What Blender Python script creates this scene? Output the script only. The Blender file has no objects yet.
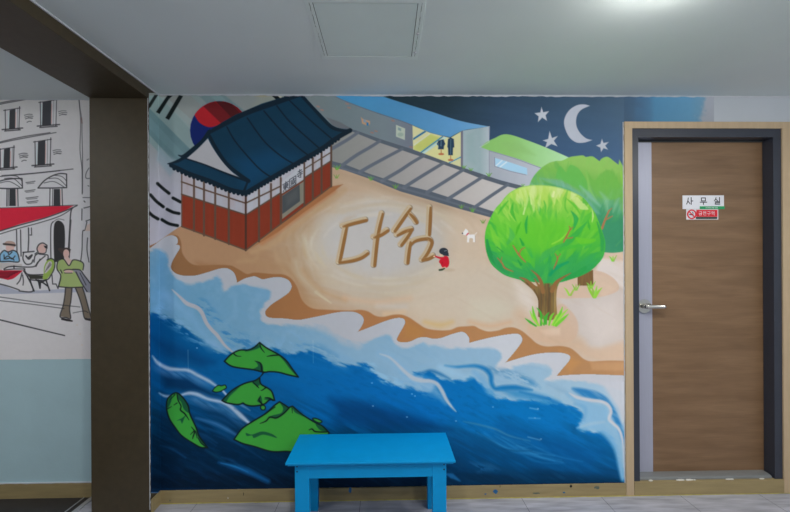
import bpy, bmesh, math, random
import numpy as np
from mathutils import Vector, Matrix, Euler
random.seed(7)
LAMPE = 118.0
ADDED_LAMPS = [(-0.25, 0.95), (1.7, 0.5), (-2.7, 1.0), (2.7, 0.8), (0.4, -0.5)]  # plan positions of unseen lights added to even out the lighting
C = bpy.context.scene.collection
R = math.radians

# ------------------------------------------------------------------ camera
W, H = 790.0, 512.0
F = 420.0                 # focal length in pixels
CX, CY = 395.0, 264.0
CAMH = 1.46
D = 2.609                 # distance to the painted wall
ZC = 2.509                # ceiling height
cam_rot = Matrix.Rotation(R(-1.2), 3, 'Z') @ Matrix.Rotation(R(90), 3, 'X') @ Matrix.Rotation(R(-0.3), 3, 'Z')
cd = bpy.data.cameras.new('camera')
cam = bpy.data.objects.new('camera', cd); C.objects.link(cam)
cam.matrix_world = Matrix.Translation((0, 0, CAMH)) @ cam_rot.to_4x4()
cd.sensor_width = 36.0; cd.lens = 36.0 * F / W
cd.shift_y = (CY - H / 2) / W
cd.clip_start = 0.02
bpy.context.scene.camera = cam
RM = np.array(cam_rot)

def rays(px, py):
    px = np.asarray(px, float); py = np.asarray(py, float)
    v = np.stack([(px - CX) / F, (CY - py) / F, -np.ones_like(px)], -1)
    return v @ RM.T
def at_y(px, py, y=D):
    d = rays(px, py); t = y / d[..., 1]
    return Vector((float(d[0] * t), y, float(CAMH + d[2] * t)))
def at_z(px, py, z=0.0):
    d = rays(px, py); t = (z - CAMH) / d[2]
    return Vector((float(d[0] * t), float(d[1] * t), z))
def at_x(px, py, x):
    d = rays(px, py); t = x / d[0]
    return Vector((x, float(d[1] * t), float(CAMH + d[2] * t)))

# ------------------------------------------------------------------ materials
def srgb(c):
    c = np.asarray(c, float) / 255.0
    return np.where(c <= 0.04045, c / 12.92, ((c + 0.055) / 1.055) ** 2.4)
def lin(c):
    r = srgb(c); return (float(r[0]), float(r[1]), float(r[2]), 1.0)
def mat(name, col, rough=0.6, metal=0.0, var=0.06, scale=6.0, bump=0.0, bscale=60.0, spec=0.4, stretch=(1, 1, 1)):
    m = bpy.data.materials.new(name); m.use_nodes = True
    nt = m.node_tree; b = nt.nodes['Principled BSDF']
    b.inputs['Roughness'].default_value = rough; b.inputs['Metallic'].default_value = metal
    b.inputs['Specular IOR Level'].default_value = spec
    tc = nt.nodes.new('ShaderNodeTexCoord'); mp = nt.nodes.new('ShaderNodeMapping')
    nt.links.new(tc.outputs['Object'], mp.inputs[0]); mp.inputs['Scale'].default_value = stretch
    n = nt.nodes.new('ShaderNodeTexNoise'); n.inputs['Scale'].default_value = scale; n.inputs['Detail'].default_value = 5
    nt.links.new(mp.outputs[0], n.inputs['Vector'])
    cr = nt.nodes.new('ShaderNodeValToRGB')
    c = lin(col)
    cr.color_ramp.elements[0].position = 0.3; cr.color_ramp.elements[1].position = 0.7
    cr.color_ramp.elements[0].color = tuple(x * (1 - var) for x in c[:3]) + (1,)
    cr.color_ramp.elements[1].color = tuple(min(1, x * (1 + var)) for x in c[:3]) + (1,)
    nt.links.new(n.outputs['Fac'], cr.inputs[0]); nt.links.new(cr.outputs[0], b.inputs['Base Color'])
    if bump:
        n2 = nt.nodes.new('ShaderNodeTexNoise'); n2.inputs['Scale'].default_value = bscale; n2.inputs['Detail'].default_value = 4
        nt.links.new(mp.outputs[0], n2.inputs['Vector'])
        bp = nt.nodes.new('ShaderNodeBump'); bp.inputs['Strength'].default_value = bump; bp.inputs['Distance'].default_value = 0.004
        nt.links.new(n2.outputs['Fac'], bp.inputs['Height']); nt.links.new(bp.outputs[0], b.inputs['Normal'])
    return m

M = {}
M['white_wall'] = mat('white_wall_paint', (196, 202, 210), 0.7, var=0.015, bump=0.15, bscale=90)
M['ceiling'] = mat('ceiling_paint', (224, 232, 232), 0.75, var=0.02, scale=2, bump=0.1, bscale=120)
M['brown'] = mat('dark_olive_brown_paint', (68, 58, 40), 0.5, var=0.10, scale=25, bump=0.12, bscale=70, spec=0.45)
M['dado'] = mat('pale_blue_paint', (182, 212, 222), 0.6, var=0.03, bump=0.12, bscale=80)
M['skirt'] = mat('khaki_wood_trim', (160, 142, 102), 0.5, var=0.10, scale=9, bump=0.1, stretch=(0.6, 1, 6))
M['casing'] = mat('beige_wood_casing', (194, 170, 138), 0.5, var=0.05, scale=14, stretch=(4, 1, 0.5))
M['frame'] = mat('dark_slate_frame_paint', (52, 56, 68), 0.35, var=0.04, spec=0.5)
M['alu'] = mat('satin_aluminium', (172, 174, 192), 0.38, 0.15, var=0.03, scale=30, stretch=(8, 1, 0.2))
M['steel'] = mat('stainless_steel', (142, 145, 146), 0.35, 0.3, var=0.06, scale=30, stretch=(0.3, 4, 4))
M['chrome'] = mat('brushed_chrome', (215, 212, 205), 0.22, 1.0, var=0.02)
M['caulk'] = mat('white_caulk', (205, 208, 215), 0.6, var=0.05, scale=30)
M['blue'] = mat('glossy_blue_bench_paint', (0, 148, 214), 0.5, var=0.03, scale=14, bump=0.05, bscale=40, spec=0.22)
M['screw'] = mat('dark_screw_head', (20, 45, 70), 0.4, 0.4)
M['darktile'] = mat('dark_slate_tile', (50, 48, 50), 0.45, var=0.12, scale=12, bump=0.1)
M['metalstrip'] = mat('pale_metal_strip', (190, 192, 200), 0.35, 0.5, var=0.05)
M['white'] = mat('white_plastic_sign', (235, 235, 242), 0.4, var=0.01)
M['black'] = mat('black_print', (38, 40, 48), 0.5, var=0.02)
M['red'] = mat('red_print', (225, 32, 50), 0.4, var=0.02)
M['green'] = mat('green_print', (25, 160, 95), 0.4, var=0.02)
M['greenp'] = mat('dark_green_print', (40, 62, 52), 0.4, var=0.05)
M['rubber'] = mat('grey_seal', (70, 74, 76), 0.5)
M['hatch'] = mat('hatch_panel_paint', (220, 232, 230), 0.6, var=0.015)
M['hatchf'] = mat('hatch_frame_paint', (226, 236, 235), 0.45, var=0.02)
M['yellow'] = mat('yellow_sealant', (190, 180, 90), 0.6, var=0.2, scale=30)
M['gap'] = mat('dark_gap', (20, 18, 16), 0.8)
M['bluespot'] = mat('blue_paint_spot', (40, 105, 160), 0.5)
M['greyspot'] = mat('grey_paint_spot', (95, 105, 95), 0.5)
M['plaster'] = mat('plaster_crumb', (225, 222, 215), 0.8)

def wood():
    m = bpy.data.materials.new('walnut_veneer'); m.use_nodes = True
    nt = m.node_tree; b = nt.nodes['Principled BSDF']; b.inputs['Roughness'].default_value = 0.42
    b.inputs['Specular IOR Level'].default_value = 0.4
    tc = nt.nodes.new('ShaderNodeTexCoord'); mp = nt.nodes.new('ShaderNodeMapping')
    nt.links.new(tc.outputs['Object'], mp.inputs[0])
    mp.inputs['Rotation'].default_value = (0, R(7), 0); mp.inputs['Scale'].default_value = (0.8, 1, 6)
    n = nt.nodes.new('ShaderNodeTexNoise'); n.inputs['Scale'].default_value = 2.6; n.inputs['Detail'].default_value = 8
    n.inputs['Distortion'].default_value = 0.5
    nt.links.new(mp.outputs[0], n.inputs['Vector'])
    cr = nt.nodes.new('ShaderNodeValToRGB')
    cr.color_ramp.elements[0].position = 0.30; cr.color_ramp.elements[0].color = lin((120, 92, 66))
    cr.color_ramp.elements[1].position = 0.72; cr.color_ramp.elements[1].color = lin((140, 110, 82))
    nt.links.new(n.outputs['Fac'], cr.inputs[0])
    mp2 = nt.nodes.new('ShaderNodeMapping'); mp2.inputs['Rotation'].default_value = (0, R(4), 0)
    mp2.inputs['Scale'].default_value = (2, 1, 60)
    nt.links.new(tc.outputs['Object'], mp2.inputs[0])
    n2 = nt.nodes.new('ShaderNodeTexNoise'); n2.inputs['Scale'].default_value = 4; n2.inputs['Detail'].default_value = 4
    nt.links.new(mp2.outputs[0], n2.inputs['Vector'])
    mx = nt.nodes.new('ShaderNodeMix'); mx.data_type = 'RGBA'; mx.blend_type = 'MULTIPLY'
    cr2 = nt.nodes.new('ShaderNodeValToRGB'); cr2.color_ramp.elements[0].color = (0.90, 0.90, 0.90, 1); cr2.color_ramp.elements[1].color = (1.06, 1.06, 1.06, 1)
    cr2.color_ramp.elements[0].position = 0.3; cr2.color_ramp.elements[1].position = 0.7
    nt.links.new(n2.outputs['Fac'], cr2.inputs[0])
    mx.inputs['Factor'].default_value = 1
    nt.links.new(cr.outputs[0], mx.inputs['A']); nt.links.new(cr2.outputs[0], mx.inputs['B'])
    nt.links.new(mx.outputs['Result'], b.inputs['Base Color'])
    return m
M['wood'] = wood()

def floor_mat(xoff):
    m = bpy.data.materials.new('grey_vinyl_tiles'); m.use_nodes = True
    nt = m.node_tree; b = nt.nodes['Principled BSDF']; b.inputs['Roughness'].default_value = 0.55
    b.inputs['Specular IOR Level'].default_value = 0.3
    tc = nt.nodes.new('ShaderNodeTexCoord'); mp = nt.nodes.new('ShaderNodeMapping')
    nt.links.new(tc.outputs['Object'], mp.inputs[0]); mp.inputs['Rotation'].default_value = (0, 0, R(35)); mp.inputs['Scale'].default_value = (2, 14, 1)
    n = nt.nodes.new('ShaderNodeTexNoise'); n.inputs['Scale'].default_value = 2.2; n.inputs['Detail'].default_value = 7
    nt.links.new(mp.outputs[0], n.inputs['Vector'])
    cr = nt.nodes.new('ShaderNodeValToRGB')
    cr.color_ramp.elements[0].position = 0.3; cr.color_ramp.elements[0].color = lin((150, 150, 160))
    cr.color_ramp.elements[1].position = 0.7; cr.color_ramp.elements[1].color = lin((196, 196, 207))
    nt.links.new(n.outputs['Fac'], cr.inputs[0])
    br = nt.nodes.new('ShaderNodeTexBrick'); mp2 = nt.nodes.new('ShaderNodeMapping')
    nt.links.new(tc.outputs['Object'], mp2.inputs[0]); mp2.inputs['Location'].default_value = (-xoff, 0.31, 0)
    nt.links.new(mp2.outputs[0], br.inputs['Vector'])
    br.offset = 0; br.inputs['Scale'].default_value = 1; br.inputs['Brick Width'].default_value = 0.5; br.inputs['Row Height'].default_value = 0.5
    br.inputs['Mortar Size'].default_value = 0.0016; br.inputs['Mortar Smooth'].default_value = 0.1
    br.inputs['Color1'].default_value = (1, 1, 1, 1); br.inputs['Color2'].default_value = (0.93, 0.93, 0.93, 1); br.inputs['Mortar'].default_value = (0.25, 0.25, 0.25, 1)
    mx = nt.nodes.new('ShaderNodeMix'); mx.data_type = 'RGBA'; mx.blend_type = 'MULTIPLY'; mx.inputs['Factor'].default_value = 1
    nt.links.new(cr.outputs[0], mx.inputs['A']); nt.links.new(br.outputs['Color'], mx.inputs['B'])
    nt.links.new(mx.outputs['Result'], b.inputs['Base Color'])
    return m

def paint_mat():
    m = bpy.data.materials.new('mural_paint'); m.use_nodes = True
    nt = m.node_tree; b = nt.nodes['Principled BSDF']; b.inputs['Roughness'].default_value = 0.6
    b.inputs['Specular IOR Level'].default_value = 0.10
    a = nt.nodes.new('ShaderNodeAttribute'); a.attribute_name = 'Paint'
    tc = nt.nodes.new('ShaderNodeTexCoord')
    n = nt.nodes.new('ShaderNodeTexNoise'); n.inputs['Scale'].default_value = 30; n.inputs['Detail'].default_value = 3
    nt.links.new(tc.outputs['Object'], n.inputs['Vector'])
    cr = nt.nodes.new('ShaderNodeValToRGB'); cr.color_ramp.elements[0].color = (0.985, 0.985, 0.985, 1); cr.color_ramp.elements[1].color = (1.015, 1.015, 1.015, 1)
    cr.color_ramp.elements[0].position = 0.3; cr.color_ramp.elements[1].position = 0.7
    nt.links.new(n.outputs['Fac'], cr.inputs[0])
    mx = nt.nodes.new('ShaderNodeMix'); mx.data_type = 'RGBA'; mx.blend_type = 'MULTIPLY'; mx.inputs['Factor'].default_value = 1
    nt.links.new(a.outputs['Color'], mx.inputs['A']); nt.links.new(cr.outputs[0], mx.inputs['B'])
    nt.links.new(mx.outputs['Result'], b.inputs['Base Color'])
    bp = nt.nodes.new('ShaderNodeBump'); bp.inputs['Strength'].default_value = 0.03; bp.inputs['Distance'].default_value = 0.002
    nt.links.new(n.outputs['Fac'], bp.inputs['Height']); nt.links.new(bp.outputs[0], b.inputs['Normal'])
    return m
M['paint'] = paint_mat()

def emit_mat():
    m = bpy.data.materials.new('lit_lamp_diffuser'); m.use_nodes = True
    b = m.node_tree.nodes['Principled BSDF']; b.inputs['Base Color'].default_value = (0.9, 0.9, 0.9, 1)
    b.inputs['Emission Color'].default_value = (1, 0.99, 0.94, 1); b.inputs['Emission Strength'].default_value = LAMPE
    return m
M['lamp'] = emit_mat()

# ------------------------------------------------------------------ mesh helpers
def box(bm, x0, x1, y0, y1, z0, z1, bev=0.0):
    vs = [bm.verts.new(p) for p in [(x0,y0,z0),(x1,y0,z0),(x1,y1,z0),(x0,y1,z0),(x0,y0,z1),(x1,y0,z1),(x1,y1,z1),(x0,y1,z1)]]
    fs = [bm.faces.new([vs[i] for i in f]) for f in [(0,3,2,1),(4,5,6,7),(0,1,5,4),(1,2,6,5),(2,3,7,6),(3,0,4,7)]]
    if bev:
        es = list({e for f in fs for e in f.edges})
        bmesh.ops.bevel(bm, geom=es, offset=bev, segments=2, affect='EDGES', profile=0.6)
def cyl(bm, c, axis, r0, r1, h, n=32):
    ax = {'x': Euler((0, R(90), 0)), 'y': Euler((R(-90), 0, 0)), 'z': Euler((0, 0, 0))}[axis].to_matrix().to_4x4()
    bmesh.ops.create_cone(bm, cap_ends=True, segments=n, radius1=r0, radius2=r1, depth=h, matrix=Matrix.Translation(c) @ ax)
def obj(name, bm, m, parent=None, smooth=False, kind=None):
    me = bpy.data.meshes.new(name)
    bmesh.ops.recalc_face_normals(bm, faces=bm.faces)
    if smooth:
        for f in bm.faces: f.smooth = True
    bm.to_mesh(me); bm.free(); me.materials.append(m)
    o = bpy.data.objects.new(name, me); C.objects.link(o)
    if parent:
        o.parent = parent
        o.matrix_parent_inverse = Matrix.Translation(-Vector(parent.location)) if parent.type == 'EMPTY' else Matrix()
    elif kind: o['kind'] = kind
    return o
def bx(name, m, a, parent=None, bev=0.0, kind=None, smooth=False):
    bm = bmesh.new(); box(bm, *a, bev=bev); return obj(name, bm, m, parent, smooth, kind)
def thing(name, label, cat, loc, group=None):
    o = bpy.data.objects.new(name, None); C.objects.link(o); o.location = loc
    o.empty_display_size = 0.1
    o['label'] = label; o['category'] = cat
    if group: o['group'] = group
    return o
bpy.context.view_layer.update()

# ------------------------------------------------------------------ key places
XC = at_y(159.3, 300).x                       # corner where the column's side meets the wall
d_ = rays(149.6, 300); PY = float(XC / d_[0] * d_[1])   # depth of the column's front face
PXL = at_y(90.3, 300, PY).x                   # column's left edge
XR, XL, YB = 3.3, -3.6, -2.2
YL = D + 0.085                                # wall of the left bay
ZB = at_y(120, 97.8, PY).z                    # underside of the beam
BH = 0.078                                    # skirting height
print('XC', XC, 'PY', PY, 'PXL', PXL, 'ZB', ZB, 'left wall', at_z(45, 499).y, 'skirt z', at_y(600, 484.5).z, at_y(165, 490).z)
CXL = at_y(625.4, 300, D - 0.012).x; CXI = at_y(633, 300, D - 0.012).x
CXR = at_y(789.5, 300, D - 0.012).x; CXJ = at_y(783, 300, D - 0.012).x
CZT = at_y(640, 121.6, D - 0.012).z; CZI = at_y(640, 128.2, D - 0.012).z
DZ0 = at_y(700, 481, D - 0.012).z
print('door', CXL, CXI, CXJ, CXR, CZT, CZI, DZ0)

# ------------------------------------------------------------------ shell
bm = bmesh.new()
box(bm, PXL + 0.02, CXI - 0.005, D, D + 0.12, 0, ZC)
box(bm, CXI - 0.005, CXJ + 0.005, D, D + 0.12, CZI + 0.005, ZC)
box(bm, CXJ + 0.005, XR, D, D + 0.12, 0, ZC)
obj('wall_back', bm, M['white_wall'], kind='structure')
bx('wall_left_bay', M['white_wall'], (XL, PXL + 0.02, YL, YL + 0.12, 0, ZC), kind='structure')
bx('wall_right', M['white_wall'], (XR, XR + 0.1, YB, D + 0.12, 0, ZC), kind='structure')
bx('wall_left', M['white_wall'], (XL - 0.1, XL, YB, YL + 0.12, 0, ZC), kind='structure')
bx('wall_front', M['white_wall'], (XL, XR, YB - 0.1, YB, 0, ZC), kind='structure')
xth = at_z(92.5, 498, 0).x
xoff = at_z(521.5, 497.9, 0).x
bx('floor', floor_mat(xoff), (xth, XR, YB, D + 0.12, -0.05, 0), kind='structure')
bx('floor_left_bay', M['darktile'], (XL, xth - 0.0, YB, YL + 0.12, -0.05, 0), kind='structure')
x1 = at_z(75, 512, 0).x; x2 = at_z(65.6, 512, 0).x
bx('trim_threshold', M['metalstrip'], (x1 - 0.015, x1 + 0.012, YB, YL, 0.0, 0.006), kind='structure')
bx('trim_threshold_edge', M['metalstrip'], (x2 - 0.003, x2 + 0.003, YB, YL, 0.0, 0.004), kind='structure')
bx('ceiling', M['ceiling'], (XL, XR, YB, YL + 0.12, ZC, ZC + 0.1), kind='structure')
# dark column and the beam that runs from it over the room
bx('wall_column', M['brown'], (PXL, XC, PY, D + 0.10, 0, ZB), kind='structure', bev=0.002)
bx('trim_beam', M['brown'], (PXL, XC, YB, YL, ZB, ZC), kind='structure', bev=0.002)
bx('trim_beam_caulk', M['caulk'], (XC - 0.001, XC + 0.007, YB, D, ZC - 0.006, ZC), kind='structure')
# uneven bead of caulk between wall and ceiling
def wobbly_bead(name, m, x0, x1, y, z, h, t, n, seed, vertical=False, kind='structure'):
    rnd = random.Random(seed); bm = bmesh.new(); prev = None
    for i in range(n + 1):
        u = x0 + (x1 - x0) * i / n; hh = h * (0.55 + 0.9 * rnd.random())
        if vertical: p = [(z, y, u), (z + hh, y, u), (z + hh, y + t, u), (z, y + t, u)]
        else: p = [(u, y, z), (u, y, z - hh), (u, y + t, z - hh), (u, y + t, z)]
        vs = [bm.verts.new(q) for q in p]
        if prev:
            for k in range(4): bm.faces.new([prev[k], prev[(k+1) % 4], vs[(k+1) % 4], vs[k]])
        prev = vs
    return obj(name, bm, m, kind=kind)
wobbly_bead('trim_ceiling_caulk', M['caulk'], XC, CXR + 0.2, D - 0.005, ZC, 0.007, 0.004, 160, 3)
wobbly_bead('trim_left_bay_caulk', M['caulk'], XL, PXL, YL - 0.005, ZC, 0.004, 0.004, 40, 5)
wobbly_bead('trim_column_edge', M['caulk'], 0.02, ZB, PY - 0.0008, XC - 0.006, 0.0045, 0.001, 160, 9, vertical=True)
wobbly_bead('trim_casing_caulk', M['caulk'], BH, CZT, D - 0.004, CXL - 0.006, 0.005, 0.003, 160, 11, vertical=True)
# skirtings
bx('baseboard_back', M['skirt'], (XC, CXL, D - 0.012, D, 0, BH), kind='structure', bev=0.002)
bx('baseboard_column', M['skirt'], (XC - 0.0, XC + 0.010, PY + 0.004, D - 0.012, 0, BH), kind='structure')
zl = at_y(45, 483.4, YL - 0.012).z
bx('baseboard_left_bay', M['skirt'], (XL, PXL + 0.01, YL - 0.012, YL, 0, zl), kind='structure', bev=0.002)
wobbly_bead('trim_skirting_sealant', M['yellow'], XC + 0.01, CXR, D - 0.015, 0.004, 0.0035, 0.004, 120, 21)
wobbly_bead('trim_left_bay_skirting_caulk', M['caulk'], XL, PXL, YL - 0.013, zl + 0.004, 0.005, 0.012, 60, 22)
bx('baseboard_right', M['skirt'], (CXR, XR, D - 0.012, D, 0, BH), kind='structure')

# ------------------------------------------------------------------ door
FX0, FX1 = CXI, CXJ
REC = 0.072
fy = D - 0.004
lx0 = at_y(639.0, 300, fy).x; lx1 = at_y(774, 300, fy).x; lzt = at_y(700, 137.2, fy).z
ly = D + REC
# casing: left and right boards, head board, bottom board
casing = thing('door_casing', 'beige wooden casing boards around the office door', 'door casing', ((CXL + CXR) / 2, D, 0))
bx('side_board', M['casing'], (CXL, CXI, D - 0.014, D, 0, CZT), casing, 0.001)
bx('side_board', M['casing'], (CXJ, CXR + 0.02, D - 0.014, D, 0, CZT), casing, 0.001)
bx('head_board', M['casing'], (CXI, CXJ, D - 0.0135, D, CZI, CZT), casing, 0.001)
b_ = bx('bottom_board', M['skirt'], (CXI + 0.003, CXJ, D - 0.014, D + 0.115, 0.001, DZ0), casing, 0.0015); b_['label'] = 'khaki board under the door sill'
casing['kind'] = 'structure'; del casing['label']; del casing['category']; casing.name = 'trim_door_casing'
door = bpy.data.objects.new('door_1', None); C.objects.link(door); door.location = ((FX0 + FX1) / 2, D, DZ0); door['kind'] = 'structure'
bm = bmesh.new()
box(bm, FX0, lx0, fy, D + 0.118, DZ0 + 0.001, CZI)
box(bm, lx1, FX1, fy, D + 0.118, DZ0 + 0.001, CZI)
box(bm, lx0, lx1, fy, D + 0.118, lzt, CZI)
obj('door_frame', bm, M['frame'], door)
sx = at_y(652, 300, ly).x
zb = at_y(700, 470, ly).z
bx('door_leaf', M['wood'], (sx, lx1 - 0.001, ly, ly + 0.04, zb - 0.02, lzt - 0.001), door)
bx('edge_strip', M['alu'], (lx0 + 0.001, sx, ly - 0.002, ly + 0.04, zb - 0.02, lzt - 0.001), door)
bx('seal', M['rubber'], (lx0 + 0.002, lx1 - 0.002, ly - 0.008, ly - 0.002, lzt - 0.011, lzt - 0.001), door)
# stainless sill: rounded profile drawn along x
bm = bmesh.new()
zt = at_y(700, 471.5, ly - 0.01).z; prof = []
for k in range(9):
    a = k / 8 * math.pi / 2
    prof.append((ly - 0.012 - 0.055 * math.sin(a), DZ0 + 0.012 + (zt - DZ0 - 0.012) * math.cos(a)))
prof = [(ly - 0.0005, zt)] + prof + [(D + 0.004, DZ0 + 0.0015), (ly - 0.0005, DZ0 + 0.0015)]
xs = [lx0 + 0.002, lx1 - 0.012]
rings = [[bm.verts.new((x, p[0], p[1])) for p in prof] for x in xs]
n = len(prof)
for i in range(n): bm.faces.new([rings[0][i], rings[0][(i+1) % n], rings[1][(i+1) % n], rings[1][i]])
bm.faces.new(rings[0]); bm.faces.new(rings[1][::-1])
obj('sill', bm, M['steel'], door)
for k, (px, ln) in enumerate([(651, .01), (681, .05), (692, .06), (730, .045), (762, .02)]):
    x = at_y(px, 480, D).x
    bm = bmesh.new()
    rnd = random.Random(k)
    for j in range(4): 
        cx = x + ln * (j / 4 - .5)
        bmesh.ops.create_icosphere(bm, subdivisions=2, radius=0.004 + 0.003 * rnd.random(), matrix=Matrix.Translation((cx, D - 0.002, DZ0 + 0.003)) @ Matrix.Diagonal((1.8, 1, .9, 1)))
    o = obj('plaster_crumb', bm, M['plaster'], casing)
# handle
hp = at_y(643.2, 306, ly)
bm = bmesh.new()
cyl(bm, (hp.x, ly - 0.008, hp.z), 'y', 0.044, 0.041, 0.012, 48)
hd = obj('door_handle', bm, M['chrome'], door, smooth=False)
bm = bmesh.new()
cyl(bm, (hp.x - 0.002, ly - 0.036, hp.z), 'y', 0.015, 0.015, 0.046, 24)
# lever
L = 0.118; prev = None
for i in range(13):
    t = i / 12; x = hp.x - 0.010 + L * t; yy = ly - 0.056 + 0.004 * math.sin(t * 3.1); r = 0.0145 - 0.002 * t
    rr = [bm.verts.new((x, yy + 0.75 * r * math.cos(a), hp.z + r * math.sin(a))) for a in [k / 12 * 2 * math.pi for k in range(12)]]
    if prev:
        for k in range(12): bm.faces.new([prev[k], prev[(k+1) % 12], rr[(k+1) % 12], rr[k]])
    else: bm.faces.new(rr)
    prev = rr
bm.faces.new(prev[::-1])
lv = obj('lever', bm, M['chrome'], hd, smooth=True); lv.matrix_parent_inverse = Matrix()
bm = bmesh.new(); cyl(bm, (hp.x - 0.002, ly - 0.061, hp.z), 'y', 0.006, 0.006, 0.004, 16)
kh = obj('key_cylinder', bm, M['gap'], hd)

# ------------------------------------------------------------------ small lettering made of strokes
GL = {
 'sa':  [[(.05,.0),(.22,.45),(.30,.98)],[(.27,.45),(.55,.05)],[(.74,-.05),(.74,1.05)],[(.74,.5),(.98,.5)]],
 'mu':  [[(.2,.5),(.2,.98),(.8,.98),(.8,.5),(.2,.5)],[(.0,.3),(1.,.3)],[(.5,.3),(.5,-.08)]],
 'sil': [[(.05,.52),(.25,.75),(.32,1.0)],[(.28,.78),(.55,.52)],[(.85,.48),(.85,1.05)],[(.2,.38),(.85,.38),(.85,.2),(.2,.2),(.2,-.02),(.9,-.02)]],
 'geum':[[(.15,.98),(.85,.98),(.8,.62)],[(.0,.5),(1.,.5)],[(.2,.34),(.8,.34),(.8,.0),(.2,.0),(.2,.34)]],
 'yeon':[[(.28,1.),(.08,.85),(.08,.65),(.28,.5),(.48,.65),(.48,.85),(.28,1.)],[(.85,.3),(.85,1.05)],[(.5,.85),(.85,.85)],[(.5,.62),(.85,.62)],[(.2,.35),(.2,.0),(.9,.0)]],
 'gu':  [[(.15,.98),(.85,.98),(.8,.58)],[(.0,.4),(1.,.4)],[(.5,.4),(.5,-.05)]],
 'yeok':[[(.28,1.),(.08,.85),(.08,.65),(.28,.5),(.48,.65),(.48,.85),(.28,1.)],[(.85,.42),(.85,1.05)],[(.5,.85),(.85,.85)],[(.5,.62),(.85,.62)],[(.15,.3),(.85,.3),(.85,-.05)]],
}
def ribbon(bm, pts, w, y):
    for (a, b) in zip(pts[:-1], pts[1:]):
        a = Vector((a[0], 0, a[1])); b = Vector((b[0], 0, b[1])); d = (b - a)
        if d.length < 1e-9: continue
        d.normalize(); nrm = Vector((-d.z, 0, d.x)) * w / 2; a = a - d * w * .35; b = b + d * w * .35
        q = [a + nrm, b + nrm, b - nrm, a - nrm]
        lo = [bm.verts.new((p.x, y, p.z)) for p in q]; hi = [bm.verts.new((p.x, y - 0.0004, p.z)) for p in q]
        bm.faces.new(hi); bm.faces.new(lo[::-1])
        for k in range(4): bm.faces.new([lo[k], lo[(k+1) % 4], hi[(k+1) % 4], hi[k]])
def glyph(bm, g, x, z, w, h, sw, y):
    for st in GL[g]: ribbon(bm, [(x + p[0] * w, z + p[1] * h) for p in st], sw, y)
def rect_on_leaf(px0, py0, px1, py1):
    a = at_y(px0, py0, ly); b = at_y(px1, py1, ly); return a.x, b.x, b.z, a.z
x0, x1_, z0, z1 = rect_on_leaf(682.3, 195.5, 723.5, 209)
sgn = thing('door_sign', 'white office nameplate with black lettering on the wooden door', 'sign', ((x0 + x1_) / 2, ly, z0))
bx('plate', M['white'], (x0, x1_, ly - 0.004, ly - 0.0005, z0, z1), sgn)
cw = (x1_ - x0); chh = (z1 - z0)
for g, u in (('sa', .085), ('mu', .42), ('sil', .755)):
    bm = bmesh.new(); glyph(bm, g, x0 + cw * u, z0 + chh * .36, cw * .16, chh * .46, 0.0056, ly - 0.0042)
    obj('letter', bm, M['black'], sgn)
gx0, gx1, gz0, gz1 = rect_on_leaf(699.2, 206.4, 724, 209.2)
o = bx('green_strip', M['green'], (gx0, gx1, ly - 0.0052, ly - 0.0041, gz0, gz1), sgn)
bm = bmesh.new(); rnd = random.Random(3)
u = .25
while u < .72:
    xx = gx0 + (gx1 - gx0) * u; w_ = .018 + .02 * rnd.random()
    ribbon(bm, [(xx, gz0 + (gz1 - gz0) * .3), (xx, gz0 + (gz1 - gz0) * .72)], 0.0022, ly - 0.0053); u += w_ + .02
obj('small_print', bm, M['white'], o)
x0, x1_, z0, z1 = rect_on_leaf(686, 209.3, 718, 219.6)
sg2 = thing('no_smoking_sign', 'red and white no smoking sticker below the office nameplate', 'sign', ((x0 + x1_) / 2, ly, z0))
bm = bmesh.new(); box(bm, x0, x1_, ly - 0.003, ly - 0.0005, z0, z1, 0.001); obj('plate', bm, M['white'], sg2)
rx0, rx1, rz0, rz1 = rect_on_leaf(696, 209.9, 717, 216.8)
rp = bx('red_panel', M['red'], (rx0, rx1, ly - 0.0040, ly - 0.0031, rz0, rz1), sg2)
cw = rx1 - rx0; chh = rz1 - rz0
for g, u in (('geum', .11), ('yeon', .31), ('gu', .51), ('yeok', .71)):
    bm = bmesh.new(); glyph(bm, g, rx0 + cw * u, rz0 + chh * .24, cw * .16, chh * .52, 0.0022, ly - 0.0041)
    obj('letter', bm, M['white'], sg2)
gx0, gx1, gz0, gz1 = rect_on_leaf(695.5, 217.0, 716.8, 219.0)
bx('dark_strip', M['greenp'], (gx0, gx1, ly - 0.0039, ly - 0.0031, gz0, gz1), sg2)
cc = at_y(691.3, 214.4, ly); rr = (z1 - z0) * .46
bm = bmesh.new()
N = 40; ring = []
for k in range(N):
    a = k / N * 2 * math.pi
    ring.append([bm.verts.new((cc.x + q * math.cos(a), yy, cc.z + q * math.sin(a))) for q, yy in ((rr, ly - .0055), (rr * .74, ly - .0055), (rr * .74, ly - .0032), (rr, ly - .0032))])
for k in range(N):
    a, b = ring[k], ring[(k + 1) % N]
    for j in range(4): bm.faces.new([a[j], a[(j+1) % 4], b[(j+1) % 4], b[j]])
q = rr * .6
ribbon(bm, [(cc.x - q, cc.z + q), (cc.x + q, cc.z - q)], rr * .24, ly - 0.0052)
obj('prohibition_ring', bm, M['red'], sg2)
bm = bmesh.new()
ribbon(bm, [(cc.x - q * .8, cc.z - q * .1), (cc.x + q * .5, cc.z - q * .1)], rr * .2, ly - 0.0034)
ribbon(bm, [(cc.x + q * .45, cc.z + q * .1), (cc.x + q * .5, cc.z + q * .5), (cc.x + q * .2, cc.z + q * .8)], rr * .12, ly - 0.0034)
obj('cigarette_mark', bm, M['black'], sg2)

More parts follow.
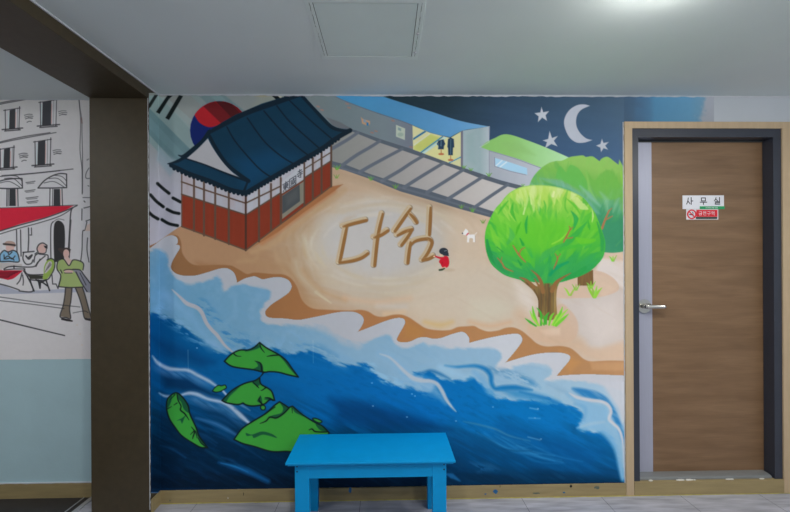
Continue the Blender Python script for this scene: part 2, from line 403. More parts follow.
# ------------------------------------------------------------------ bench
zt = 0.428
bl = at_z(304.5, 433.3, zt); br_ = at_z(447, 433.3, zt); fl = at_z(284.5, 461.8, zt); fr = at_z(455.8, 461.8, zt)
yb = min((bl.y + br_.y) / 2, D - 0.01); yf = (fl.y + fr.y) / 2 - 0.002
xl = fl.x * .8 + bl.x * .2; xr = fr.x * .75 + br_.x * .25
print('bench', bl, br_, fl, fr)
bench = thing('bench', 'bright blue painted wooden bench with square legs against the seascape mural', 'bench', ((xl + xr) / 2, (yb + yf) / 2, 0))
bm = bmesh.new()
# seat board with a moulded edge: wide lip on top, narrower step under it
box(bm, xl, xr, yf, yb, zt - 0.013, zt, 0.004)
box(bm, xl + 0.010, xr - 0.010, yf + 0.010, yb - 0.004, zt - 0.022, zt - 0.0125, 0.003)
obj('seat', bm, M['blue'], bench)
gy = yf + 0.022
legs_px = (294.8, 309.0, 432.6, 446.4)
a0, a1, a2, a3 = [at_y(p, 480, gy).x for p in legs_px]
lw = 0.072
za = at_y(370, 477.8, gy).z
bx('apron', M['blue'], (a0 + 0.002, a3 - 0.002, gy + 0.002, gy + 0.020, za, zt - 0.022), bench, 0.001)
bx('apron', M['blue'], (a0 + 0.002, a3 - 0.002, yb - 0.045, yb - 0.027, za, zt - 0.022), bench, 0.001)
bx('apron', M['blue'], (a0 + 0.012, a0 + 0.030, gy + 0.02, yb - 0.045, za, zt - 0.022), bench, 0.001)
bx('apron', M['blue'], (a3 - 0.030, a3 - 0.012, gy + 0.02, yb - 0.045, za, zt - 0.022), bench, 0.001)
for (p, q) in ((a0, a1), (a2, a3)):
    bm = bmesh.new(); box(bm, p, q, gy, gy + 0.045, 0, za, 0.002)
    box(bm, p, q, gy + 0.020, gy + 0.045, za - 0.001, zt - 0.022)
    box(bm, p, q, gy, gy + 0.0205, za - 0.003, zt - 0.022, 0.0015)
    lg = obj('leg', bm, M['blue'], bench)
    xx = p + 0.012 if p == a0 else q - 0.012
    for zz in (at_y(300, 466.5, gy).z, at_y(300, 471.6, gy).z):
        bm = bmesh.new(); cyl(bm, (xx, gy - 0.0003, zz), 'y', 0.0042, 0.0042, 0.002, 14)
        s = obj('screw', bm, M['screw'], lg); s.matrix_parent_inverse = Matrix()
    bx('leg', M['blue'], (p, q, yb - 0.070, yb - 0.025, 0, zt - 0.022), bench, 0.002)

# ------------------------------------------------------------------ ceiling access hatch and lamps
hl = at_z(322.3, 58.8, ZC); hr = at_z(417.3, 58.8, ZC)
HW = hr.x - hl.x; hx0, hx1 = hl.x, hr.x; hy1 = (hl.y + hr.y) / 2; hy0 = hy1 - HW - 0.01
print('hatch', hx0, hx1, hy0, hy1)
hat = thing('ceiling_hatch', 'white square access panel set in the ceiling', 'access panel', ((hx0 + hx1) / 2, (hy0 + hy1) / 2, ZC))
bm = bmesh.new(); fw = 0.030
for a in ((hx0, hx1, hy1 - fw, hy1), (hx0, hx1, hy0, hy0 + fw), (hx0, hx0 + fw, hy0 + fw, hy1 - fw), (hx1 - fw, hx1, hy0 + fw, hy1 - fw)):
    box(bm, a[0], a[1], a[2], a[3], ZC - 0.004, ZC - 0.0002, 0.001)
obj('frame', bm, M['hatchf'], hat)
g = 0.003
pn = bx('panel', M['hatch'], (hx0 + fw + g, hx1 - fw - g, hy0 + fw + g, hy1 - fw - g, ZC - 0.003, ZC - 0.0002), hat, 0.0008)
bm = bmesh.new()
box(bm, hx0 + fw, hx1 - fw, hy0 + fw, hy1 - fw, ZC - 0.0008, ZC - 0.0001)
obj('gap', bm, M['rubber'], hat)
rnd = random.Random(5)
for yy in (hy1 - 0.075, hy1 - 0.245):
    bm = bmesh.new(); cyl(bm, (hx1 - fw * .55, yy, ZC - 0.0052), 'z', 0.006, 0.007, 0.0024, 18)
    obj('catch', bm, M['metalstrip'], hat)
for xb in (hx0 + fw * .55, hx1 - fw * .55):
    bm = bmesh.new(); y_ = hy0 + 0.03; prev = None
    while y_ < hy1 - 0.03:
        xx = xb + 0.003 * (rnd.random() - .5); w_ = rnd.choice([0.0004, 0.0018, 0.0022])
        cur = [bm.verts.new(p) for p in ((xx, y_, ZC - 0.0046), (xx + w_, y_, ZC - 0.0046), (xx + w_, y_, ZC - 0.0041), (xx, y_, ZC - 0.0041))]
        if prev:
            for k in range(4): bm.faces.new([prev[k], prev[(k+1) % 4], cur[(k+1) % 4], cur[k]])
        prev = cur; y_ += 0.012
    obj('scuff_line', bm, M['greyspot'], hat)

def dome_lamp(x, y, label, group=None, r=0.115, hgt=0.065):
    t = thing('ceiling_light', label, 'ceiling light', (x, y, ZC), group)
    bm = bmesh.new(); N = 48; rings = []
    pr = [(r + .010, -0.0005), (r + .012, -0.015), (r + .006, -0.022), (r - .002, -0.020), (r - .004, -0.0005)]
    for k in range(N):
        a = k / N * 2 * math.pi; rings.append([bm.verts.new((x + q * math.cos(a), y + q * math.sin(a), ZC + z)) for q, z in pr])
    for k in range(N):
        a, b = rings[k], rings[(k+1) % N]
        for j in range(len(pr)): bm.faces.new([a[j], a[(j+1) % 5], b[(j+1) % 5], b[j]])
    obj('base_ring', bm, M['white'], t, True)
    bm = bmesh.new(); rings = []
    K = 7
    for k in range(K):
        a = k / K * math.pi / 2
        rings.append([bm.verts.new((x + (r - .003) * math.cos(a) * math.cos(u), y + (r - .003) * math.cos(a) * math.sin(u), ZC - 0.012 - (hgt - .012) * math.sin(a))) for u in [j / 32 * 2 * math.pi for j in range(32)]])
    for k in range(K - 1):
        for j in range(32): bm.faces.new([rings[k][j], rings[k][(j+1) % 32], rings[k+1][(j+1) % 32], rings[k+1][j]])
    tip = bm.verts.new((x, y, ZC - hgt))
    for j in range(32): bm.faces.new([rings[-1][j], rings[-1][(j+1) % 32], tip])
    obj('diffuser', bm, M['lamp'], t, True)
    return t
LP = at_z(676, -33, ZC)
dome_lamp(LP.x, LP.y, 'round ceiling light near the office door, cut by the top edge of the photo')
for (x, y) in ADDED_LAMPS: dome_lamp(x, y, 'round ceiling light out of view, added to light the room evenly', 'added ceiling lights out of view')  # added out-of-frame fill lights, shaped like the lamp by the door
w = bpy.data.worlds.new('world'); bpy.context.scene.world = w; w.use_nodes = True
w.node_tree.nodes['Background'].inputs[0].default_value = (0.6, 0.65, 0.7, 1); w.node_tree.nodes['Background'].inputs[1].default_value = 0.1

# mean light level on the painted walls, used to turn colours seen in the photograph into paint colours
EXPO = 0.0
EMC = [[0.8121, -0.2083, -0.2574, 0.2283, -0.09235, 0.4411, -0.3142, -0.1084, 0.2545, 0.09244, 0.094, 0.1837, -0.3476, 0.1277, -0.4281], [0.8366, -0.1866, -0.2148, 0.2187, -0.1251, 0.4314, -0.3324, -0.1107, 0.255, 0.01941, 0.04428, 0.1425, -0.3193, 0.1563, -0.3137], [0.8477, -0.1427, -0.1603, 0.1951, -0.1578, 0.406, -0.3328, -0.1105, 0.2443, -0.05921, -0.01514, 0.09372, -0.2722, 0.1794, -0.188]]
ELC = [[-1.78, -0.04576, -0.2712, -3.457, 0.01278, -1.325], [-1.808, -0.03653, -0.2702, -3.519, 0.02228, -1.347], [-1.899, -0.03195, -0.2639, -3.674, 0.02549, -1.41]]
def _pf(Cf, n, X, Y):
    u = (X - 400) / 300; w = (Y - 280) / 200
    return np.stack([sum(k * u ** i * w ** j for k, (i, j) in zip(c, [(i, j) for i in range(n + 1) for j in range(n + 1 - i)])) for c in Cf], -1)
def EM(X, Y): return _pf(EMC, 4, np.clip(X, 160, 640), np.clip(Y, 98, 488))
def EL(X, Y): return _pf(ELC, 2, np.clip(X, -20, 90), Y)

# ------------------------------------------------------------------ paint engine (writes vertex colours and part ids)
def value_noise(X, Y, seed):
    r = np.random.RandomState(seed).rand(128, 128).astype(np.float32)
    xi = np.floor(X).astype(int); yi = np.floor(Y).astype(int)
    fx = X - xi; fy_ = Y - yi; fx = fx * fx * (3 - 2 * fx); fy_ = fy_ * fy_ * (3 - 2 * fy_)
    a = r[yi % 128, xi % 128]; b = r[yi % 128, (xi + 1) % 128]; c = r[(yi + 1) % 128, xi % 128]; d = r[(yi + 1) % 128, (xi + 1) % 128]
    return a * (1 - fx) * (1 - fy_) + b * fx * (1 - fy_) + c * (1 - fx) * fy_ + d * fx * fy_
def sp(pts, closed=True, n=5):
    """smooth curve through points; a third value 1 marks a sharp corner"""
    P = [(p[0], p[1]) for p in pts]; K = [len(p) > 2 for p in pts]; m = len(P); out = []
    rng = range(m) if closed else range(m - 1)
    for i in rng:
        p1, p2 = P[i], P[(i + 1) % m]
        p0 = p1 if (K[i] or (not closed and i == 0)) else P[i - 1]
        p3 = p2 if (K[(i + 1) % m] or (not closed and i == m - 2)) else P[(i + 2) % m]
        for k in range(n):
            t = k / n; out.append(tuple(0.5 * (2 * b + (c - a) * t + (2 * a - 5 * b + 4 * c - d) * t * t + (3 * b - a - 3 * c + d) * t ** 3) for a, b, c, d in zip(p0, p1, p2, p3)))
    if not closed: out.append(P[-1])
    return out
class Canvas:
    def __init__(s, x0, y0, x1, y1, S):
        s.x0, s.y0, s.S = x0, y0, S
        s.w = int((x1 - x0) * S) + 1; s.h = int((y1 - y0) * S) + 1
        s.X, s.Y = np.meshgrid(x0 + np.arange(s.w) / S, y0 + np.arange(s.h) / S)
        s.X = s.X.astype(np.float32); s.Y = s.Y.astype(np.float32)
        s.rgb = np.zeros((s.h, s.w, 3), np.float32); s.id = np.zeros((s.h, s.w), np.int16); s.clip = None
    def noise(s, ang, sl, sw, seed, oct=3):
        a = R(ang); U = (s.X * math.cos(a) + s.Y * math.sin(a)) / sl; V = (-s.X * math.sin(a) + s.Y * math.cos(a)) / sw
        t = 0; amp = 1; tot = 0
        for k in range(oct):
            t = t + amp * value_noise(U * 2 ** k + 31.7 * k, V * 2 ** k + 17.3 * k, seed + k); tot += amp; amp *= .55
        return t / tot
    def sl(s, pts, pad):
        xs = [p[0] for p in pts]; ys = [p[1] for p in pts]
        i0 = max(0, int((min(xs) - pad - s.x0) * s.S)); i1 = min(s.w, int((max(xs) + pad - s.x0) * s.S) + 2)
        j0 = max(0, int((min(ys) - pad - s.y0) * s.S)); j1 = min(s.h, int((max(ys) + pad - s.y0) * s.S) + 2)
        if i1 <= i0 or j1 <= j0: return None
        return (slice(j0, j1), slice(i0, i1))
    def put(s, q, m, col, id):
        if s.clip is not None: m = m * s.clip[q]
        if callable(col): c = col(s.X[q], s.Y[q])
        else: c = np.asarray(col, np.float32)
        s.rgb[q] = s.rgb[q] * (1 - m[..., None]) + c * m[..., None]
        if id is not None: s.id[q] = np.where(m > 0.5, id, s.id[q])
    def sd(s, q, pts):
        X, Y = s.X[q], s.Y[q]; d = np.full(X.shape, 1e9, np.float32); ins = np.zeros(X.shape, bool); n = len(pts)
        for i in range(n):
            ax, ay = pts[i]; bx_, by = pts[(i + 1) % n]; dx, dy = bx_ - ax, by - ay; L = dx * dx + dy * dy
            if L < 1e-9: continue
            t = np.clip(((X - ax) * dx + (Y - ay) * dy) / L, 0, 1)
            d = np.minimum(d, (X - ax - t * dx) ** 2 + (Y - ay - t * dy) ** 2)
            if ay != by:
                c = ((ay > Y) != (by > Y)) & (X < dx * (Y - ay) / dy + ax); ins ^= c
        d = np.sqrt(d); return np.where(ins, -d, d)
    def poly(s, pts, col, soft=0.5, a=1.0, id=None, tex=None, smooth=False, tk=0):
        if smooth: pts = sp(pts)
        pts = [(p[0], p[1]) for p in pts]
        q = s.sl(pts, soft + 1 + tk)
        if q is None: return
        d = s.sd(q, pts)
        if tex is not None and tk: d = d + (tex[q] - .5) * tk * 2
        m = np.clip(0.5 - d / (2 * soft), 0, 1); m = m * m * (3 - 2 * m) * a
        if tex is not None and not tk: m = m * tex[q]
        s.put(q, m, col, id)
    def stroke(s, pts, w, col, soft=0.5, a=1.0, id=None, smooth=True, tex=None, closed=False, fade=0, n=5):
        if np.isscalar(w): w = [w, w]
        K = len(pts)
        if smooth and K > 2: pts = sp(pts, closed, n)
        elif closed: pts = list(pts) + [pts[0]]
        pts = [(p[0], p[1]) for p in pts]
        q = s.sl(pts, max(w) / 2 + soft + 1)
        if q is None: return
        X, Y = s.X[q], s.Y[q]; d = np.full(X.shape, 1e9, np.float32); F_ = np.ones(X.shape, np.float32)
        ww = np.interp(np.linspace(0, 1, len(pts)), np.linspace(0, 1, len(w)), w) / 2
        for i in range(len(pts) - 1):
            ax, ay = pts[i]; bx_, by = pts[i + 1]; dx, dy = bx_ - ax, by - ay; L = dx * dx + dy * dy + 1e-9
            t = np.clip(((X - ax) * dx + (Y - ay) * dy) / L, 0, 1)
            e = np.sqrt((X - ax - t * dx) ** 2 + (Y - ay - t * dy) ** 2) - (ww[i] * (1 - t) + ww[i + 1] * t)
            if fade: F_ = np.where(e < d, (i + t) / (len(pts) - 1), F_)
            d = np.minimum(d, e)
        m = np.clip(0.5 - d / (2 * soft), 0, 1) * a
        if fade == 1: m = m * np.clip((1 - F_) * 2.5, 0, 1)
        if fade == 2: m = m * np.clip(np.minimum(F_, 1 - F_) * 4, 0, 1)
        if tex is not None: m = m * tex[q]
        s.put(q, m, col, id)
    def ell(s, cx, cy, rx, ry, col, soft=0.5, a=1.0, id=None, rot=0, tex=None):
        P = []
        for k in range(28):
            t = k / 28 * 2 * math.pi; u, v = rx * math.cos(t), ry * math.sin(t); c, d = math.cos(R(rot)), math.sin(R(rot))
            P.append((cx + u * c - v * d, cy + u * d + v * c))
        s.poly(P, col, soft, a, id, tex)
    def over(s, m, col):
        q = (slice(0, s.h), slice(0, s.w)); s.put(q, m.astype(np.float32), col, None)

def lerpc(stops, key='x'):
    """paint colour blended along x or y through stops (position, colour)"""
    P = [t[0] for t in stops]; Cc = np.array([t[1] for t in stops], float)
    def f(X, Y):
        v = X if key == 'x' else Y
        return np.stack([np.interp(v, P, Cc[:, k]) for k in range(3)], -1).astype(np.float32)
    return f
def sstep(e0, e1, v):
    t = np.clip((v - e0) / (e1 - e0), 0, 1); return t * t * (3 - 2 * t)

def canvas_mesh(cv, keep, place, ids, root, E):
    """one mesh per part id; place(px, py) gives wall points"""
    P = place(cv.X, cv.Y)                       # h,w,3
    alb = srgb(np.clip(cv.rgb, 0, 255)) / E(cv.X, cv.Y)
    alb = np.clip(alb, 0.0, None); alb = alb / np.maximum(1.0, alb.max(-1, keepdims=True) / 0.9)
    idx = np.arange(cv.h * cv.w).reshape(cv.h, cv.w)
    cid = cv.id[:-1, :-1]; k = keep[:-1, :-1] & keep[1:, :-1] & keep[:-1, 1:] & keep[1:, 1:]
    quads = np.stack([idx[:-1, :-1], idx[1:, :-1], idx[1:, 1:], idx[:-1, 1:]], -1)
    out = {}
    for i, (name, label) in ids.items():
        f = quads[(cid == i) & k]
        if len(f) == 0: continue
        u, inv = np.unique(f.ravel(), return_inverse=True)
        me = bpy.data.meshes.new(name)
        me.vertices.add(len(u)); me.vertices.foreach_set('co', (P.reshape(-1, 3)[u] - np.array(root.location)).astype(np.float32).ravel())
        me.loops.add(f.size); me.loops.foreach_set('vertex_index', inv.astype(np.int32).ravel())
        me.polygons.add(len(f)); me.polygons.foreach_set('loop_start', np.arange(0, f.size, 4, dtype=np.int32))
        me.update(calc_edges=True)
        ca = me.color_attributes.new('Paint', 'FLOAT_COLOR', 'POINT')
        cc_ = np.ones((len(u), 4), np.float32); cc_[:, :3] = alb.reshape(-1, 3)[u]
        ca.data.foreach_set('color', cc_.ravel())
        me.materials.append(M['paint'])
        o = bpy.data.objects.new(name, me); C.objects.link(o); o.parent = root
        if label: o['label'] = label
        out[i] = o
    return out

# ================================================================== THE MURAL
S = 2
cv = Canvas(147, 93, 714, 493, S)
ID = {}
def nid(name, label=None):
    i = len(ID) + 1; ID[i] = (name, label); return i
i_flag = nid('painted_flag_background', 'pale grey wall ground with teal diagonal rays')
i_sky = nid('painted_night_sky', 'dark blue painted night sky')
i_sand = nid('painted_sand', 'cream and tan painted beach')
i_sea = nid('painted_sea', 'blue painted sea with white foam')
i_foam = nid('painted_foam', 'white painted foam line')
NF = cv.noise(0, 60, 60, 11); NB = cv.noise(28, 34, 4.5, 21); NB2 = cv.noise(35, 18, 2.2, 41, 4); NH = cv.noise(8, 70, 7, 51); NV = cv.noise(90, 20, 3, 61); NM = cv.noise(0, 9, 9, 71, 4); NS = cv.noise(22, 9, 3.2, 131, 4)

# --- flag ground
cv.id[:] = i_flag
cv.rgb[:] = lerpc([(95, (116,124,124)), (130, (124,131,132)), (160,(138,143,150)), (190, (152,155,168)), (260, (156,158,170))], 'y')(cv.X, cv.Y)
T = 0.5
cv.poly([(145,96),(158,95),(204,140),(186,156),(172,166),(145,138)], (112,134,137), .7, .9)
cv.poly([(145,104),(192,151),(184,160),(176,164),(145,130)], (84,112,120), .7, .9)
cv.poly([(145,112),(186,156),(181,161),(145,124)], (94,122,130), .7, .8)
cv.poly([(160,97),(166,97),(210,136),(202,142)], (126,142,144), .8, .7)
cv.poly([(158,146),(168,155),(180,163),(170,176),(157,160)], (124,144,156), 2.5, .8)
cv.poly([(188,93),(196,93),(230,125),(222,125)], (114,130,131), 1, .8)
cv.poly([(196,93),(222,93),(250,115),(222,118)], (92,116,120), 1, .8)
cv.poly([(207,93),(218,93),(240,112),(228,112)], (104,128,130), 1, .8)
cv.poly([(262,93),(292,93),(272,105),(250,108)], (128,134,122), 4, .5)
cv.ell(262, 95, 9, 2, (140,134,102), 1.5, .6)
cv.poly([(275,94),(282,94),(281,99),(277,97)], (172,172,148), 1, .8)
# trigram bars
K = (18, 24, 26)
for b in ([(154.5,95),(158,95),(150.6,107),(149,108.5),(148,105)], [(167.8,94.8),(173.5,94.8),(169,99),(159.5,114),(156,112)],
          [(179,95),(183,96.2),(169,120),(165.3,118)], [(270,94),(276,94),(281.5,99.5),(277.5,101)], [(282,94),(286,94),(290,97.5),(286.5,99)],
          ):
    cv.poly(b, K, T, id=nid('painted_bar', 'black bar of a flag trigram'))
for st in ([(157.5,183.5),(163,188.5),(169,193.3)], [(173,198),(180.5,202)], [(150.5,194.8),(156,201),(163.3,206.8)],
           [(167,209.3),(173,212.2),(179,213.5)], [(149,212.5),(153,216),(158,219)], [(162,219.7),(169,223.7),(177.5,225.6)]):
    cv.stroke(st, 3.1, K, T, id=nid('painted_bar', 'black bar of a flag trigram'))
for st in ([(163,187),(168.5,193.5)],): pass
# disc
i_disc = nid('painted_disc', 'red and blue disc painted behind the temple roof')
cv.ell(219.3, 130.3, 29.3, 29.3, (18,32,88), T, id=i_disc)
cv.clip = (((cv.X - 219.3) ** 2 + (cv.Y - 130.3) ** 2) < 29.2 ** 2).astype(np.float32)
cv.poly(sp([(194,114,1),(198,121),(203,125),(210,127.2),(218,125),(226,120),(240,116),(252,112,1),(252,96,1),(200,96,1)]), (146,30,38), T)
q = cv.sl([(189,100),(250,160)], 1); 
m = (cv.id == i_disc) & (cv.Y < 128)
cv.clip = ((cv.id == i_disc) & ((cv.X - 219.3) ** 2 + (cv.Y - 130.3) ** 2 < 29 ** 2) & (cv.rgb[..., 0] > 90)).astype(np.float32)
cv.poly([(201,104),(213,100),(240,124),(226,128)], (92,26,30), .8)
cv.poly([(212,98),(226,98),(250,120),(238,124)], (66,24,27), .8)
cv.poly([(226,98),(234,100),(252,118),(246,120)], (92,22,28), .8)
cv.clip = None
cv.clip = (cv.id == i_flag).astype(np.float32) + (cv.id == i_disc); cv.clip = np.clip(cv.clip, 0, 1)
cv.clip = None

# --- night sky
sky = lambda X, Y: lerpc([(380,(30,46,56)),(450,(38,57,70)),(500,(48,70,92)),(560,(60,84,108)),(625,(75,99,122))])(X, Y) * (0.97 + 0.06 * (NF[:1,:1] if False else 1)) + np.stack([np.zeros_like(X), (Y - 110) * .10, (Y - 110) * .34], -1)
cv.poly([(375,95.6),(430,95.8),(450,95),(500,96),(560,95.4),(640,95.6),(640,260),(480,260),(380,150)], sky, .5, id=i_sky)
tx = np.clip((NH - .35) * 3, 0, 1)
cv.over(((cv.id == i_sky) * tx * .10), (80, 110, 140))
cv.poly([(624,95.6),(660,95),(702,95.6),(714,95.6),(714,125),(624,125)], lerpc([(624,(70,94,118)),(640,(72,100,128)),(655,(80,130,165)),(690,(92,142,175)),(714,(112,142,162))]), .5, id=i_sky)
cv.poly([(636,97),(650,96),(652,124),(634,124)], (74,112,146), 3, .6, tex=np.clip(NH * 1.6, 0, 1))
q = (slice(None), slice(None))
mm = sstep(-4, 5, cv.X - (703 + 9 * (NM - .5) * 2)) * (cv.X > 690)
cv.over(mm * (cv.X > 640), (150, 158, 170))
cv.id[:] = np.where((cv.X > 625) & (cv.Y < 125), i_sky, cv.id)
# moon, stars
i_moon = nid('painted_moon', 'white crescent moon')
cv.poly(sp([(590,105.8,1),(584,104.3),(577,105.2),(570,109.5),(565.5,116),(564,123),(566,131),(570,138),(576,142.3),(582.5,142.8),(588,141.6),(592.3,140,1),(586.5,138.5),(581,134),(577.2,128),(576,121.5),(577.5,114.5),(582,109.3)]), (183,190,203), T, id=i_moon)
for st in ([(541.5,107),(543.2,112.2),(549,111.2),(545.6,115.2),(547,120.8),(542.2,117.6),(538,122),(538.6,116.4),(534.6,113.2),(540.3,112.4)],
           [(549.6,131),(552,138),(557.8,136),(553.8,140.8),(557.5,146.3),(551.3,144),(545,148.2),(547,142.2),(542.8,140.4),(548.2,139)],
           [(602,138.8),(603.5,143),(608.8,142),(605.2,145.6),(608,149.6),(603.6,148.2),(601,152),(600.4,147.6),(596.2,145.6),(600.4,144)]):
    cv.poly(st, (188,195,205), T, id=nid('painted_star', 'white five-pointed star'))

# --- shop with blue roof
i_shop = nid('painted_shop', 'grey painted shop with blue roof and lit window')
gw = lerpc([(300,(104,114,116)),(345,(104,119,125)),(385,(112,126,134)),(412,(110,118,132))])
cv.poly([(300,95.2),(333,95.2),(345,101),(370,111),(413,125),(413,152),(380,142),(355,134),(338,130),(325,120)], gw, .4, id=i_shop)
cv.poly([(326,117),(340,122),(353,129.5),(343,130),(333,126)], (96,102,108), .8)
cv.poly(sp([(333,94.6,1),(350,94.8),(381,95.8,1),(400,102),(430,111.2),(460,120.8),(489,126.5,1),(478,128.2),(463,130.6),(450,137.2,1),(430,132.5),(412,125),(385,116),(360,107),(342,100)]), lerpc([(333,(62,130,172)),(400,(76,136,180)),(450,(92,150,198)),(489,(112,166,208))]), T, id=i_shop)
cv.stroke([(333,95.5),(345,101),(370,110.5),(400,120.5),(413,125.5)], .7, (95,100,110), .4)
cv.stroke([(413,125.5),(430,133),(450,138)], .6, (100,115,130), .4)
cv.poly([(412.5,125.5),(430,132.8),(450,138),(462,131),(462,168),(413,151)], (206,206,158), T, id=i_shop)
cv.clip = ((cv.id == i_shop) & (cv.X > 412.5) & (cv.X < 462) & (cv.rgb[..., 0] > 190)).astype(np.float32)
cv.poly([(414,146),(430,134),(442,138),(424,152),(414,150)], (188,196,110), 1.5)
cv.poly([(423,155),(450,138),(458,160),(440,164)], (208,208,150), 2)
cv.stroke([(413,139.3),(427,130.3)], 1.7, (30,105,155), .4); cv.stroke([(414,145),(430,133.5)], 1.1, (205,212,190), .4)
cv.stroke([(421,152.5),(444,135.5)], 1.3, (45,125,175), .4); cv.stroke([(423.5,153),(446,137)], 1.6, (170,205,215), .4)
cv.stroke([(449,163),(463,156)], 1.1, (60,140,185), .4)
cv.clip = None
cv.poly([(460.8,131.2),(463.2,130.5),(463.2,170),(460.8,168)], (112,112,128), .4, id=i_shop)
cv.poly([(463,130.6),(489,126.4),(489,177),(463,169)], lambda X, Y: lerpc([(463,(158,176,182)),(480,(150,172,178)),(489,(176,188,196))])(X, Y), .4, id=i_shop)
cv.poly([(466,135),(474,132),(476,165),(467,160)], (142,168,172), 3, .6)
i_doll = nid('painted_mannequin', 'navy uniform on a stand in the shop window')
for (pl) in ([(438.5,140.5),(443.5,139.3),(445.3,144),(444,146),(443.7,149.3),(438,149.3),(438.3,146),(436.8,144)],
             [(448,139),(450.8,137.4),(453.8,139),(454.3,147),(453,148),(452.8,155.2),(448.3,155.2),(448,148),(447.3,147)]):
    cv.poly(pl, (38,62,86), .5, id=i_doll)
cv.stroke([(441.2,141),(441,146)], .6, (110,140,160), .4); cv.stroke([(450.8,139.5),(450.6,154)], .5, (100,130,150), .4)
cv.stroke([(438.5,143.5),(438.6,148.5)], .4, (90,120,140), .4)
for (x, y) in ((441.2, 149.5), (450.7, 155.4)):
    cv.stroke([(x, y), (x, y + 4)], .8, (180,115,75), .4); cv.ell(x, y + 4.6, 2.9, 1.1, (184,112,72), .5)
for (x, y) in ((318,106.5),(322,110),(347,103.8),(349,107.7),(393,120.7),(372,132.6),(376,131.2),(411,147)):
    cv.ell(x, y, 1.9, .8, (148,112,104), .6, .85, rot=15)
cv.poly([(361,117),(363,119),(370,121),(370,124),(368,126),(362,123.5)], (172,138,110), .6)
cv.poly([(363.5,119),(366,120),(366,123),(363.5,122)], (120,140,158), .5); cv.poly([(366.5,122),(368.5,122.8),(368.5,126),(366.5,125.3)], (30,110,165), .5)
cv.poly([(396,124.8),(405.2,128.5),(404.8,140),(396,136.6)], (172,184,172), .5)
cv.poly([(398,127.2),(401.2,128.5),(401,131.2),(398,130)], (110,140,145), .6, .8); cv.ell(400.5, 134.5, 3, 2, (130,155,145), .8, .6)

# --- small building with green roof
i_hut = nid('painted_hut', 'painted building with a green roof and long window')
cv.poly([(489,149.8),(510,156),(545,168),(545,192),(524,187),(489,177)], lerpc([(489,(160,168,180)),(520,(176,182,194)),(545,(188,196,210))]), .5, id=i_hut)
cv.poly(sp([(480.4,147,1),(486,142.5),(494,138.4),(507,134.2),(530,141.3),(552,150),(570,158,1),(570,178,1),(541,167.6),(520,159.5),(500,153.5),(489,150.3)]), lerpc([(480,(134,192,106)),(510,(142,196,112)),(540,(160,212,146)),(570,(182,226,178))]), .5, id=i_hut)
cv.poly([(500,142),(520,143),(535,155),(510,152)], (138,188,112), 3, .5)
cv.stroke([(489,150.6),(510,157),(541,168)], .6, (130,135,155), .4); cv.stroke([(489.3,151),(489.5,177)], .5, (150,150,165), .4)
cv.stroke([(480,147.2),(489,142),(489.5,126.5)], .7, (190,196,210), .4, .7, smooth=False)
cv.poly([(494.8,157.8),(512,163),(527,168),(527.4,174.8),(510,171),(495,166.2)], (164,206,232), .5, id=i_hut)
cv.stroke([(496,166),(502,160.5)], 1.1, (215,228,238), .4); cv.stroke([(500,167),(506.5,162)], 1.2, (215,228,238), .4)
cv.stroke([(494.6,157.5),(494.8,166.3),(510,171.2),(526,174.9)], .6, (130,135,150), .4, smooth=False)

# --- sand
shore = [(147,250.5),(157,243),(165,237.3),(172,235.4),(177,238),(177.3,243.3),(174.3,245,1),(179,245.3),(179.6,248.5),(176,254.5),(172,262),(171,268),(175,273),(183,275.6),(195,275.6),(208,272.2),(220,268.6),(228,268.6),(234,273),(236.6,280),(236.6,283,1),(245,278.5),(254,276.4),(259,278),(263,279.3),(272,277.6),(280,277.2),(288,280),(291.6,286),(289,292),(282,297.5),(272,304),(266,310),(265.4,314.5),(270,317.8),(285,318.6),(297,320),(305,319),(320,316),(335,312.8),(345,311.6),(355,312.2),(362,316),(363.6,321),(361,327),(357.5,332,1),(370,327.2),(385,321.2),(396,318.2),(403,318.6),(405,322.5),(402,329),(398,336),(397,340.4),(402,342.4),(410,341.6),(418,338),(425,337.2),(433,338.7),(441,338),(450,334.8),(460,332),(465,333),(469,338),(469,343,1),(480,340),(495,336.6),(508,334.4),(517,333.8),(521,336),(522,341),(516,350),(505.3,362.6,1),(520,358),(535,354.2),(550,352.6),(562,353),(569.5,355.6),(569.5,360),(563,368),(556.3,376,1),(572,374.8),(590,374.4),(610,375),(630,375.8,1)]
shp = sp(shore, False)
sandtop = [(630,180),(560,180),(520,214),(489,215),(400,189),(369,178),(332,166),(331,186),(246,250),(181,226),(176,229),(166,236),(157,242.5),(147,247)]
def sandcol(X, Y):
    base = lerpc([(147,(152,120,94)),(220,(156,122,93)),(300,(166,134,102)),(400,(190,166,138)),(480,(210,188,160)),(560,(212,184,156)),(630,(210,190,174))])(X, Y)
    return base
cv.poly(shp + sandtop, sandcol, .5, id=i_sand)
SM = (cv.id == i_sand).astype(np.float32)
cv.clip = SM
qx = (cv.X - 378) / 112; qy = (cv.Y - 250) / 58
rr_ = np.sqrt(qx ** 2 + qy ** 2) + (NH - .5) * .35 + (NM - .5) * .12
cv.over(sstep(1.25, .55, rr_) * .95 if False else (1 - sstep(.55, 1.2, rr_)) * .92, (186, 176, 158))
qx = (cv.X - 380) / 62; qy = (cv.Y - 240) / 38
rr_ = np.sqrt(qx ** 2 + qy ** 2) + (NM - .5) * .2
cv.over((1 - sstep(.6, 1.25, rr_)) * .9, (180, 180, 180))
cv.over((1 - sstep(.3, 1, np.abs(np.sqrt(((cv.X - 385) / 95) ** 2 + ((cv.Y - 248) / 48) ** 2) - 1) * 4)) * np.clip(NH * 2 - .7, 0, 1) * .6, (186, 170, 140))
rr2 = random.Random(12)
